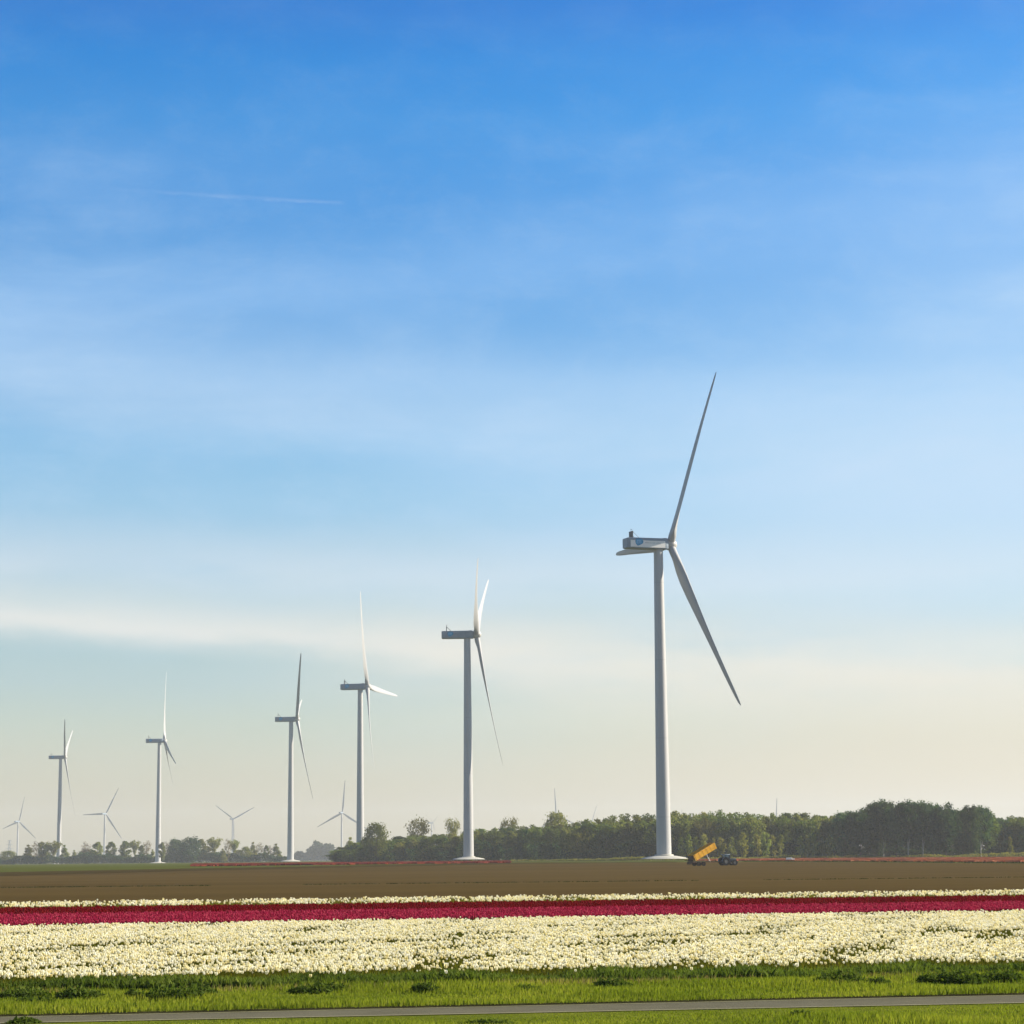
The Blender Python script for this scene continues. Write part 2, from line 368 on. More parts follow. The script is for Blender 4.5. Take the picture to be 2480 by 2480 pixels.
# ------------------------------------------------------------------ the land
def land():
    ys = np.concatenate([np.linspace(-60, 300, 20), np.linspace(310, 640, 34), [700, 900, 1300, 2000, 4000, 8000, 12000, 20000]])
    xs = np.array([-12000, -4000, -1500, -600, -250, -100, 0, 100, 250, 600, 1500, 4000, 12000.])
    co = [(x, y, zt(x, y)-0.30) for y in ys for x in xs]
    n = len(xs); F = [(j*n+i, j*n+i+1, (j+1)*n+i+1, (j+1)*n+i) for j in range(len(ys)-1) for i in range(n-1)]
    me = np_mesh('ground', np.array(co), [np.array(F)])
    tag(link('ground', me, M['rough']), kind='structure')
land()
def line_of(ul, vl, ur, vr, h=0.0):
    a, b = ground_at(ul, vl, h), ground_at(ur, vr, h); return a, b
def on_line(ln, x):
    a, b = ln; t = (x-a.x)/(b.x-a.x); return a.y+(b.y-a.y)*t
def strip(name, near, far, x0, x1, lift, m, kind='structure', nseg=60, nacross=6, extra=None):
    """a sheet on the land between two lines"""
    xs = np.linspace(x0, x1, nseg); co = []; k = nacross+1
    for x in xs:
        ya, yb = on_line(near, x), on_line(far, x)
        for j in range(k):
            y = ya+(yb-ya)*j/nacross; co.append((x, y, zt(x, y)+lift))
    F = [(i*k+j, (i+1)*k+j, (i+1)*k+j+1, i*k+j+1) for i in range(nseg-1) for j in range(nacross)]
    o = link(name, np_mesh(name, np.array(co), [np.array(F)]), m)
    return tag(o, kind=kind)
ln_path_n = line_of(0, 2479, 2480, 2429.5)
ln_path_f = line_of(0, 2465, 2480, 2411.5)
off = lambda ln, d: (ln[0]+Vector((0, d, 0)), ln[1]+Vector((0, d, 0)))
ln_camfront = (Vector((-50, 5, 0)), Vector((50, 27, 0)))
ln_weed = line_of(0, 2406, 2480, 2363)                   # near edge of the tall weeds
ln_wg = line_of(0, 2381, 2480, 2337, 0.20)                  # near edge of the white bed (flower height)
ln_wgap = line_of(0, 2293, 2480, 2254, 0.32)
ln_wp = line_of(0, 2243, 2480, 2206, 0.32)                   # white / magenta
ln_pr = line_of(0, 2217, 2480, 2186, 0.32)                   # magenta / red
ln_rw = line_of(0, 2202, 2480, 2171.5, 0.32)                   # red / far white
ln_wb = line_of(0, 2188, 2480, 2158, 0.32)                   # far white / bare soil
strip('verge', off(ln_camfront, 0), off(ln_path_n, 0.3), -44, 54, 0.0, M['turf'])
strip('path', off(ln_path_n, 0.06), off(ln_path_f, -0.04), -44, 54, 0.008, M['path'])
strip('path_edge', off(ln_path_n, -0.10), off(ln_path_n, 0.10), -44, 54, 0.013, M['kerb'], nacross=1)
strip('path_edge', off(ln_path_f, -0.08), off(ln_path_f, 0.08), -44, 54, 0.013, M['kerb'], nacross=1)
strip('soil_shade_edge', off(ln_path_f, 0.06), off(ln_path_f, 0.9), -44, 54, 0.004, M['soil_shade'], nacross=1)  # dark strip: shadow line of the grass edge painted as soil colour
strip('verge', off(ln_path_f, -0.3), ln_weed, -44, 54, 0.0, M['turf'])
strip('field_soil', ln_weed, ln_wb, -110, 120, 0.0, M['soil_dark'], nseg=40)

# brown field with a far edge traced on the land
def poly_strip(name, near_pts, far_pts, lift, m, nac=14):
    """sheet between two polylines given as picture columns/rows on the land"""
    A = [ground_at(u, v) for u, v in near_pts]; B = [ground_at(u, v) for u, v in far_pts]
    co = []; k = nac+1
    for a, b in zip(A, B):
        for j in range(k):
            p = a.lerp(b, j/nac); co.append((p.x, p.y, zt(p.x, p.y)+lift))
    n = len(A)
    F = [(i*k+j, (i+1)*k+j, (i+1)*k+j+1, i*k+j+1) for i in range(n-1) for j in range(nac)]
    return tag(link(name, np_mesh(name, np.array(co), [np.array(F)]), m), kind='structure')
def vline(pts, u):
    for (a, b), (c, d) in zip(pts, pts[1:]):
        if a <= u <= c: return b+(d-b)*(u-a)/(c-a)
    (a, b), (c, d) = (pts[0], pts[1]) if u < pts[0][0] else (pts[-2], pts[-1])
    return b+(d-b)*(u-a)/(c-a)
US = list(range(-400, 2900, 60))
hor = lambda u: 2077-(u-1240)*ROLL
V_bfar = [(0, 2113), (500, 2103), (1000, 2094), (1250, 2090), (1600, 2088.5), (1880, 2087), (2480, 2091)]
V_bnear = [(0, 2196), (2480, 2166)]
V_gfar = [(0, 2098), (500, 2093.5), (1000, 2088), (1600, 2083.5), (1880, 2084), (2480, 2088)]
poly_strip('ploughed_field', [(u, vline(V_bnear, u)) for u in US], [(u, vline(V_bfar, u)) for u in US], 0.0, M['soil'], nac=24)
V_bd = [(0, 2122), (500, 2108), (1000, 2098), (1250, 2092.5), (1600, 2090)]
UL = [u for u in US if u <= 1640]
poly_strip('damp_field', [(u, vline(V_bd, u)) for u in UL], [(u, vline(V_bfar, u)) for u in UL], 0.05, M['soil_dark'], nac=8)
poly_strip('crop_field', [(u, vline(V_bfar, u)) for u in US], [(u, max(hor(u)+5.0, vline(V_gfar, u)-5)) for u in US], 0.0, M['crop'], nac=10)

# ------------------------------------------------------------------ scattering helpers
def set_rnd(me, per_face):
    a = me.attributes.new('rnd', 'FLOAT', 'FACE'); a.data.foreach_set('value', per_face.astype(np.float32))
def scatter_between(near, far, x0, x1, dens, n_fix=None, jitter=None):
    """random ground points between two lines"""
    ya0, yb0 = on_line(near, x0), on_line(far, x0); ya1, yb1 = on_line(near, x1), on_line(far, x1)
    area = (x1-x0)*((yb0-ya0)+(yb1-ya1))/2
    n = int(area*dens) if n_fix is None else n_fix
    s = rng.random(n); x = x0+(x1-x0)*s; t = rng.random(n)
    a, b = near; ya = a.y+(b.y-a.y)*(x-a.x)/(b.x-a.x)
    a, b = far; yb = a.y+(b.y-a.y)*(x-a.x)/(b.x-a.x)
    return x, ya+(yb-ya)*t
def frustum_keep(x, y, margin=4.0):
    return np.abs(x) < y*0.2235+margin
def z_np(y):
    t = np.clip((y-300)/320, 0, 1); return 1.3*t*t*(3-2*t)
def tulips(name, x, y, petal, label, hgt=0.30, size=0.034, leaves=True, ns=5):
    n = len(x); z = z_np(y)
    h = hgt*(1+0.10*rng.standard_normal(n)).clip(0.7, 1.3); s = size*(1+0.18*rng.standard_normal(n)).clip(0.6, 1.5)
    lean = rng.standard_normal((n, 2))*0.035; a0 = rng.random(n)*6.283; opn = 0.72+0.5*rng.random(n)
    P = np.zeros((n, 1+2*ns, 3)); top = np.stack([x+lean[:,0], y+lean[:,1], z+h], 1)
    P[:,0] = top
    for k in range(ns):
        a = a0+2*math.pi*k/ns
        P[:,1+k] = top+np.stack([np.cos(a)*s, np.sin(a)*s, s*0.75], 1)
        b = a+math.pi/ns*0.4
        up_ = s*(2.1+0.4*rng.random(n))
        P[:,1+ns+k] = top+np.stack([np.cos(b)*s*opn*(0.85), np.sin(b)*s*opn*(0.85), up_], 1)
    base = np.arange(n)*(1+2*ns)
    tri = np.concatenate([np.stack([base, base+1+k, base+1+(k+1)%ns], 1) for k in range(ns)])
    quad = np.concatenate([np.stack([base+1+k, base+1+ns+k, base+1+(k+1)%ns], 1) for k in range(ns)])
    quad2 = np.concatenate([np.stack([base+1+(k+1)%ns, base+1+ns+k, base+1+ns+(k+1)%ns], 1) for k in range(0, ns)])
    rn = rng.random(n); rp = np.tile(rn, ns)
    V = [P.reshape(-1, 3)]; T = [tri, quad, quad2]; RN = [rp, rp, rp]; MI = [np.zeros(n*ns)]*3
    if leaves:
        o = n*(1+2*ns); nl = 3; Lv = np.zeros((n, nl*3, 3))
        for k in range(nl):
            a = a0+2.1*k+rng.random(n)*0.8; ll = h*(0.55+0.35*rng.random(n)); wd = 0.022
            g = np.stack([x, y, z], 1)
            side = np.stack([-np.sin(a)*wd, np.cos(a)*wd, np.zeros(n)], 1)
            tipp = g+np.stack([np.cos(a)*ll*0.35, np.sin(a)*ll*0.35, ll], 1)
            Lv[:,3*k] = g-side; Lv[:,3*k+1] = g+side; Lv[:,3*k+2] = tipp
        b2 = o+np.arange(n)*nl*3
        V.append(Lv.reshape(-1, 3))
        for k in range(nl): T.append(np.stack([b2+3*k, b2+3*k+1, b2+3*k+2], 1)); RN.append(rng.random(n)); MI.append(np.ones(n))
        # stems
        o2 = o+n*nl*3; St = np.zeros((n, 4, 3)); wd = 0.006
        St[:,0] = np.stack([x-wd, y, z], 1); St[:,1] = np.stack([x+wd, y, z], 1); St[:,2] = top+[wd, 0, 0]; St[:,3] = top-[wd, 0, 0]
        V.append(St.reshape(-1, 3)); b3 = o2+np.arange(n)*4
        T.append(np.stack([b3, b3+1, b3+2], 1)); T.append(np.stack([b3, b3+2, b3+3], 1)); RN += [rn, rn]; MI += [np.ones(n)]*2
    me = np_mesh(name, np.concatenate(V), [np.concatenate(T)], np.concatenate(MI))
    set_rnd(me, np.concatenate(RN))
    return tag(link(name, me, [petal, M['tulip_green']]), label, 'tulips', kind='stuff')

def blades(name, x, y, hgt, wid, material, label, cat, per=5, spread=0.10, lean=0.35, kmul=None):
    n = len(x); z = z_np(y); N3 = n*per
    gx = np.repeat(x, per)+rng.standard_normal(N3)*spread; gy = np.repeat(y, per)+rng.standard_normal(N3)*spread
    gz = np.repeat(z, per); a = rng.random(N3)*6.283; hh = hgt*(0.55+0.75*rng.random(N3))
    if kmul is not None: hh = hh*np.repeat(kmul, per)
    wd = wid*(0.7+0.6*rng.random(N3)); ln = lean*hh*rng.random(N3); b = rng.random(N3)*6.283
    P = np.zeros((N3, 4, 3))
    P[:,0] = np.stack([gx-np.cos(a)*wd, gy-np.sin(a)*wd, gz], 1); P[:,1] = np.stack([gx+np.cos(a)*wd, gy+np.sin(a)*wd, gz], 1)
    P[:,2] = np.stack([gx+np.cos(a)*wd*.8+np.cos(b)*ln*.3, gy+np.sin(a)*wd*.8+np.sin(b)*ln*.3, gz+hh*.6], 1)
    P[:,3] = np.stack([gx+np.cos(b)*ln, gy+np.sin(b)*ln, gz+hh], 1)
    i = np.arange(N3)*4
    T = np.concatenate([np.stack([i, i+1, i+2], 1), np.stack([i, i+2, i+3], 1)])
    me = np_mesh(name, P.reshape(-1, 3), [T])
    base = np.repeat(rng.random(n), per)*0.5+rng.random(N3)*0.5
    patch = 0.5+0.5*np.sin(gx*0.9+np.sin(gy*0.7)*2)*np.sin(gy*0.8+1.3)
    r = np.clip(base*0.6+patch*0.4, 0, 1); set_rnd(me, np.concatenate([r, r]))
    return tag(link(name, me, material), label, cat, kind='stuff')

def vnoise(x, y, s, seed=0):
    """cheap smooth 2-D noise 0..1"""
    r = np.random.default_rng(seed); o = np.zeros_like(x)
    for k in range(5):
        a, p, q = r.random()*6.28, r.random()*6.28, s*(0.6+1.3*r.random())
        o += np.sin((np.cos(a)*x+np.sin(a)*y)*q+p)
    return np.clip(0.5+o/5, 0, 1)

# white bed, nearest
x, y = scatter_between(ln_wg, ln_wp, -38, 42, 44)
k = frustum_keep(x, y, 9); x, y = x[k], y[k]
gapd = y-(ln_wgap[0].y+(ln_wgap[1].y-ln_wgap[0].y)*(x-ln_wgap[0].x)/(ln_wgap[1].x-ln_wgap[0].x))
k = (np.abs(gapd) > 0.75) | (vnoise(x, y, 0.5, 3) > 0.85)
k &= ~((vnoise(x, y*0.7, 1.3, 5) > 0.70) & (rng.random(len(x)) < 0.75))
k &= (np.abs(gapd+3.6) > 0.4) | (rng.random(len(x)) < 0.35)
k &= (np.abs(gapd-14) > 0.5) | (rng.random(len(x)) < 0.4)
x, y = x[k], y[k]
tulips('white_tulips', x, y, M['petal_white'], 'broad bed of creamy white tulips in front of the magenta strip', size=0.0265)
# strays in front
x, y = scatter_between(off(ln_weed, 0.1), ln_wg, -20, 24, 1.2)
tulips('stray_white_tulips', x, y, M['petal_white'], 'few stray white tulips scattered in the green edge below the broad white bed', hgt=0.26, size=0.034)
# magenta and red
x, y = scatter_between(off(ln_wp, 0.9), ln_pr, -50, 60, 42); k = frustum_keep(x, y, 9); x, y = x[k], y[k]
tulips('magenta_tulips', x, y, M['petal_pink'], 'magenta tulip strip between the broad white bed and the dark red strip', size=0.036, leaves=True, ns=4)
x, y = scatter_between(ln_pr, ln_rw, -50, 60, 30); k = frustum_keep(x, y, 9); x, y = x[k], y[k]
tulips('red_tulips', x, y, M['petal_red'], 'dark red tulip strip behind the magenta strip', size=0.042, leaves=True, ns=4)
x, y = scatter_between(off(ln_rw, 4.0), ln_wb, -55, 65, 6); k = frustum_keep(x, y, 9) & ((vnoise(x, y*0.6, 1.1, 61) < 0.62) | (rng.random(len(x)) < 0.25)); x, y = x[k], y[k]
tulips('far_white_tulips', x, y, M['petal_white'], 'narrow white tulip strip along the edge of the brown field', size=0.046, hgt=0.32, ns=4)
x, y = scatter_between(ln_rw, ln_wb, -55, 65, 9); k = frustum_keep(x, y, 9); x, y = x[k], y[k]
blades('tulip_foliage', x, y, 0.33, 0.03, M['tulip_green'], 'green leaves under the narrow far strip of white tulips', 'foliage', per=3)

# grass of the verges
def path_d(x, y):
    a, b = ln_path_n; return (a.y+(b.y-a.y)*(x-a.x)/(b.x-a.x))-y
x, y = scatter_between(off(ln_path_n, -11), off(ln_path_n, -0.18), -21, 22, 75)
k = frustum_keep(x, y, 7); x, y = x[k], y[k]
blades('verge_grass', x, y, 0.11, 0.008, M['grass'], 'bright green mown grass between the path and the bottom of the picture', 'grass', per=5, spread=0.06, kmul=(0.5+1.0*vnoise(x, y, 0.8, 11))*np.clip((path_d(x, y)-0.3)/4.0, 0.10, 1))
x, y = scatter_between(off(ln_path_f, 0.75), off(ln_weed, 0.3), -25, 26, 70)
k = frustum_keep(x, y, 7); x, y = x[k], y[k]
blades('verge_grass', x, y, 0.11, 0.009, M['grass'], 'bright green grass between the path and the dark weeds', 'grass', per=5, spread=0.07, kmul=0.4+1.1*vnoise(x, y, 0.9, 12))
# dark leafy growth along the bed
x, y = scatter_between(off(ln_weed, 0.0), off(ln_wg, 0.5), -27, 31, 110)
k = frustum_keep(x, y, 7); x, y = x[k], y[k]
blades('leafy_edge', x, y, 0.24, 0.020, M['weeds'], 'dark green leafy edge along the foot of the broad white bed', 'foliage', per=6, spread=0.08, lean=0.7, kmul=0.65+0.6*vnoise(x, y, 1.2, 21))
x, y = scatter_between(off(ln_weed, -1.0), off(ln_weed, 0.1), -27, 31, 30)
kk = vnoise(x*0.8, y, 1.1, 31); k = frustum_keep(x, y, 7) & (kk < 0.55); x, y = x[k], y[k]
blades('dry_grass', x, y, 0.14, 0.008, M['dry'], 'thin straw coloured dry grass below the leafy edge', 'grass', per=5)

def weed_clump(px, pv, wd, ht, label):
    p = ground_at(px, pv); n = int(50*wd*wd+50)
    a = rng.random(n)*6.283; r = np.sqrt(rng.random(n))*wd/2
    xs, ys = np.cos(a)*r, np.sin(a)*r*0.7
    per = 9; N3 = n*per; shoot = 0.35+0.85*rng.random(n)**0.7; gx = np.repeat(xs, per)+rng.standard_normal(N3)*0.05; gy = np.repeat(ys, per)+rng.standard_normal(N3)*0.05
    env = np.clip(1-(np.hypot(gx, gy/0.7)/(wd/2*1.25))**2, 0.05, 1)**0.9*np.repeat(shoot, per)
    gz = rng.random(N3)*ht*env
    sz = 0.028*(0.6+0.9*rng.random(N3)); d1 = rng.standard_normal((N3, 3)); d1 /= np.linalg.norm(d1, axis=1)[:,None]
    d2 = np.cross(d1, rng.standard_normal((N3, 3))); d2 /= np.linalg.norm(d2, axis=1)[:,None]
    c = np.stack([gx, gy, gz], 1); P = np.stack([c-d1*sz[:,None]*1.8, c+d2*sz[:,None]*.7, c+d1*sz[:,None]*1.8, c-d2*sz[:,None]*.7], 1)
    i = np.arange(N3)*4; F = np.stack([i, i+1, i+2, i+3], 1)
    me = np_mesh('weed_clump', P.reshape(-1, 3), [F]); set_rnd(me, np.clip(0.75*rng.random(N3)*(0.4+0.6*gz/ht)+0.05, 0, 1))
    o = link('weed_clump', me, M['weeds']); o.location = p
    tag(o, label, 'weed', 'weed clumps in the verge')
clumps = [(60, 2416, 1.1, .34, 'low dark weed clump at the far left of the verge'),
 (82, 2434, .9, .30, 'dark weed clump low in the grass near the left edge'),
 (190, 2420, 1.0, .42, 'dark weed clump, second bushy one from the left edge'),
 (330, 2420, .5, .35, 'slim upright weed between two bushy clumps left of centre'),
 (425, 2424, 1.3, .60, 'tallest bushy weed clump left of the row of turbines in the verge'),
 (480, 2414, .9, .42, 'dark weed clump touching the right side of the tallest bushy one'),
 (755, 2406, .9, .40, 'bushy weed clump below the gap between the third and fourth turbines'),
 (800, 2402, .7, .36, 'rounded weed clump just right of its bushier neighbour'),
 (1028, 2405, .6, .40, 'small dark weed clump in the middle of the verge'),
 (1275, 2400, .6, .22, 'low flat weed clump right of the middle of the verge'),
 (1480, 2392, .9, .35, 'mid green weed clump beneath the nearest turbine tower'),
 (2035, 2384, 1.2, .50, 'broad dark weed clump under the dark wood'),
 (2125, 2388, .6, .30, 'small isolated weed clump in bright grass to the right'),
 (2290, 2380, 1.2, .50, 'dark bushy weed clump, left one of the big pair near the right edge'),
 (2335, 2384, .9, .55, 'tall dark weed clump, right one of the big pair near the right edge'),
 (2425, 2378, 1.0, .50, 'weed clump nearest the right edge of the verge'),
 (60, 2478, .5, .16, 'tiny dark tuft below the path at the far left'),
 (1940, 2462, .4, .16, 'small dark tuft below the path to the right'),
 (1180, 2484, .9, .16, 'low dark tuft at the bottom edge below the path')]
for c in clumps: weed_clump(c[0], c[1], c[2]*1.0, c[3]*0.6, c[4])

# thin grassy ditch lines across the bare field
def ditch_line(vl, vr, u0, u1, name_label, h=0.25, dens=9, wid=1.2):
    a, b = ground_at(u0, vl), ground_at(u1, vr); d = (b-a); n = int(d.length*dens)
    t = rng.random(n); x = a.x+d.x*t; y = a.y+d.y*t+(rng.random(n)-0.5)*wid
    kk = vnoise(x, y*0.2, 0.12, 44) > 0.30; x, y = x[kk], y[kk]
    blades('ditch_grass', x, y, h, 0.05, M['ditch'], name_label, 'grass', per=5, spread=0.25)
ditch_line(2151, 2124, -60, 2560, 'thin broken line of grass across the middle of the brown field', h=0.11, dens=5)
ditch_line(2086.5, 2091.5, 1800, 2560, 'dark grassy line at the far right edge of the brown field', h=0.30, dens=4, wid=10)

# far tulip strips (hundreds of metres away): one raised flower canopy each
def far_bed(name, near_v, far_v, us, material, label, h=0.28):
    A = [ground_at(u, near_v(u)) for u in us]; B = [ground_at(u, far_v(u)) for u in us]
    xs, ys = [], []
    n = 15000; s = rng.random(n)*(len(us)-1.001); i = s.astype(int); f = s-i; t = rng.random(n)**1.3
    ax = np.array([p.x for p in A]); ay = np.array([p.y for p in A]); bx = np.array([p.x for p in B]); by = np.array([p.y for p in B])
    X1 = ax[i]*(1-f)+ax[i+1]*f; Y1 = ay[i]*(1-f)+ay[i+1]*f; X2 = bx[i]*(1-f)+bx[i+1]*f; Y2 = by[i]*(1-f)+by[i+1]*f
    x = X1+(X2-X1)*t; y = Y1+(Y2-Y1)*t
    z = z_np(y); a = rng.random(n)*3.14; wv_ = 0.5+0.9*rng.random(n); ct = rng.random(n)*0.12+h
    P = np.zeros((n, 4, 3)); P[:,0] = np.stack([x-np.cos(a)*wv_, y-np.sin(a)*wv_, z+0.02], 1); P[:,1] = np.stack([x+np.cos(a)*wv_, y+np.sin(a)*wv_, z+0.02], 1)
    P[:,2] = P[:,1]+np.stack([0*ct, 0*ct+0.3, ct], 1); P[:,3] = P[:,0]+np.stack([0*ct, 0*ct+0.3, ct], 1)
    j = np.arange(n)*4; me = np_mesh(name, P.reshape(-1, 3), [np.stack([j, j+1, j+2, j+3], 1)]); set_rnd(me, rng.random(n))
    tag(link(name, me, material), label, 'tulips', kind='stuff')
lerp = lambda a, b, t: a+(b-a)*t
far_bed('far_red_tulips', lambda u: lerp(2098, 2090, (u-480)/760), lambda u: lerp(2092.8, 2086, (u-480)/760), list(range(470, 1260, 40)), M['petal_scarlet'], 'thin scarlet tulip strip at the feet of the middle turbines')
far_bed('far_salmon_tulips', lambda u: lerp(2085, 2088.5, (u-1700)/800), lambda u: lerp(2081.5, 2078, (u-1700)/800), list(range(1680, 2640, 40)), M['petal_salmon'], 'thin salmon red tulip strip in front of the wood at the right')

# ------------------------------------------------------------------ wind turbines
HUB, BL, OVER = 92.0, 55.0, 3.9
def blade_mesh():
    """blade along +Z from the hub centre, chord along Y, thickness along X (+X upwind)"""
    b = MB(); rings = []; n = 20
    st = [(1.3, 1.15, 1.0), (3.0, 1.15, 1.0), (5.5, 1.38, .72), (8.5, 1.72, .45), (12, 1.90, .31), (17, 1.82, .24), (23, 1.58, .20), (31, 1.28, .18), (39, 1.0, .17), (46, .84, .16), (51, .68, .16), (53.8, .48, .16), (55, .16, .2)]
    for r, hc, tk in st:
        tw = -R(17)*max(0, 1-(r/34))**1.3; bend = r*math.tan(R(4.2))+1.8*(r/BL)**2.0
        ring = []
        for i in range(n):
            t = 2*math.pi*i/n; c = math.cos(t); s_ = math.sin(t)
            y_ = hc*c; th = hc*tk*s_*(1.0 if tk > .9 else (0.55+0.45*c)*1.25 if True else 1)
            y_ -= hc*0.30*(1-tk)
            x_ = th
            ring.append((x_*math.cos(tw)-y_*math.sin(tw)+bend, x_*math.sin(tw)+y_*math.cos(tw), r))
        rings.append(ring)
    b.loft(rings); return b.mesh('blade', 60)
BLADE = blade_mesh(); BLADE.materials.append(M['blade'])
def tower_mesh(rb=2.15, rt_=1.35, h=HUB-1.6):
    b = MB(); b.lathe([(lerp(rb, rt_, t), lerp(0.6, h, t)) for t in [i/8 for i in range(9)]], n=40); return b.mesh('tower', 40)
TOWER = tower_mesh(); TOWER.materials.append(M['tower'])
def nacelle_mesh():
    b = MB(); rings = []
    for x_, hw, zl, zh in [(-10.6, 1.75, -1.45, 1.35), (-10.2, 1.9, -1.6, 1.5), (-6, 1.95, -1.62, 1.55), (0.5, 1.95, -1.62, 1.6), (1.6, 1.9, -1.6, 1.75), (2.3, 1.7, -1.6, 1.7), (2.7, 1.5, -1.45, 1.45)]:
        q = 0.35; ring = []
        for cx_, cz_, a0 in [(hw-q, zh-q, 0), (-hw+q, zh-q, 90), (-hw+q, zl+q, 180), (hw-q, zl+q, 270)]:
            for k in range(4):
                a = R(a0+30*k); ring.append((x_, cx_+q*math.cos(a), cz_+q*math.sin(a)))
        rings.append(ring)
    b.loft(rings); return b.mesh('nacelle', 40)
NAC = nacelle_mesh(); NAC.materials.append(M['nacelle'])
def hub_mesh():
    b = MB(); Mx = Matrix.Rotation(R(90), 4, 'Y')
    b.lathe([(1.35, -1.3), (1.55, -0.9), (1.75, 0), (1.70, .6), (1.5, 1.15), (1.15, 1.6), (.65, 1.9), (.15, 2.0)], Mx, n=28)
    return b.mesh('hub', 50)
HUBM = hub_mesh(); HUBM.materials.append(M['hub'])
def cooler_mesh():
    b = MB()
    for yy in (-1.35, -.45, .45, 1.35): b.box((-8.6, yy, 2.45), (.16, .12, 2.1))
    b.box((-8.6, 0, 3.45), (.2, 2.9, .14)); b.box((-8.6, 0, 1.72), (.2, 2.9, .14)); b.box((-8.6, 0, 2.58), (.10, 2.7, 1.62))
    return b.mesh('cooler', 30)
def brace_mesh(yy):
    b = MB(); b.tube((-8.5, yy, 3.3), (-6.6, yy, 1.5), .055, n=8); return b.mesh('brace', 30)
def mast_mesh():
    b = MB(); b.tube((-8.6, 0, 3.5), (-8.6, 0, 4.1), .05, n=6); b.box((-8.5, 0, 4.1), (.5, .12, .12)); return b.mesh('sensor_mast', 30)
COOL = cooler_mesh(); COOL.materials.append(M['darkmetal']); BRACES = [brace_mesh(-1.2), brace_mesh(1.2), mast_mesh()]
for q in BRACES: q.materials.append(M['darkmetal'])
def panel_mesh():
    b = MB(); b.box((-4.1, -1.975, -.28), (11.0, .05, 2.0)); return b.mesh('sign_panel', 30)
PANEL = panel_mesh()
def emblem_meshes():
    # shield-like rounded emblem with pale strokes, on the nacelle side that faces the camera
    Mx = Matrix.Translation((-6.9, -2.005, 0.15))@Matrix.Rotation(R(90), 4, 'X')
    pts = [(-1.25, .35), (-1.05, .95), (-.4, 1.12), (.4, 1.10), (1.05, .85), (1.32, .25), (1.15, -.35), (.4, -.8), (-.45, -1.12), (-.95, -.7), (-1.2, -.2)]
    b = MB(); b.prism(pts, .03, Mx); e = b.mesh('emblem', 20)
    b = MB(); M2 = Matrix.Translation((-6.9, -2.037, 0.15))@Matrix.Rotation(R(90), 4, 'X')
    for cx_, w_, y0, y1 in [(-.75, .16, -.35, .45), (-.42, .16, -.5, .5), (0, .12, -.35, .35), (.18, .12, -.3, .35), (.5, .14, -.25, .4)]:
        b.prism([(cx_-w_/2, y0), (cx_+w_/2, y0+.04), (cx_+w_/2+.05, y1), (cx_-w_/2+.05, y1)], .02, M2)
    b.prism([(-.85, .42), (.65, .36), (.65, .5), (-.85, .56)], .025, M2)
    s_ = b.mesh('emblem_strokes', 20)
    b = MB(); M3 = Matrix.Translation((-5.0, -2.01, -0.15))@Matrix.Rotation(R(90), 4, 'X')
    rr = random.Random(5); x_ = 0
    for k in range(22):
        h_ = rr.choice([.28, .28, .40]); w_ = rr.choice([.10, .16, .16]); z_ = 0
        b.prism([(x_, z_), (x_+.05, z_), (x_+.05, z_+h_), (x_, z_+h_)], .02, M3)
        b.prism([(x_+.052, z_+.20), (x_+w_, z_+.20), (x_+w_, z_+.27), (x_+.052, z_+.27)], .02, M3)
        x_ += w_+.08+(0.12 if k in (8, 13) else 0)
    t_ = b.mesh('lettering', 20)
    e.materials.append(M['signblue']); s_.materials.append(M['signlight']); t_.materials.append(M['signgrey'])
    return e, s_, t_
EMB, EST, LET = emblem_meshes()
PANEL.materials.append(M['signwhite'])
def flange_mesh():
    b = MB(); b.lathe([(2.75, 0), (2.75, .62), (2.5, .70), (2.2, .72)], n=40); return b.mesh('tower_base', 40)
def pad_mesh():
    b = MB(); b.lathe([(6.9, -.55), (6.2, -.25), (5.0, .02), (3.4, .28), (2.0, .36)], n=48); return b.mesh('foundation_pad', 30)
FL = flange_mesh(); FL.materials.append(M['concrete']); PAD = pad_mesh(); PAD.materials.append(M['concrete'])
def door_mesh():
    b = MB(); b.box((-.6, -2.13, 2.2), (.9, .12, 2.2), bev=.03); b.box((-.6, -2.6, .9), (1.2, .9, .08)); return b.mesh('door', 30)

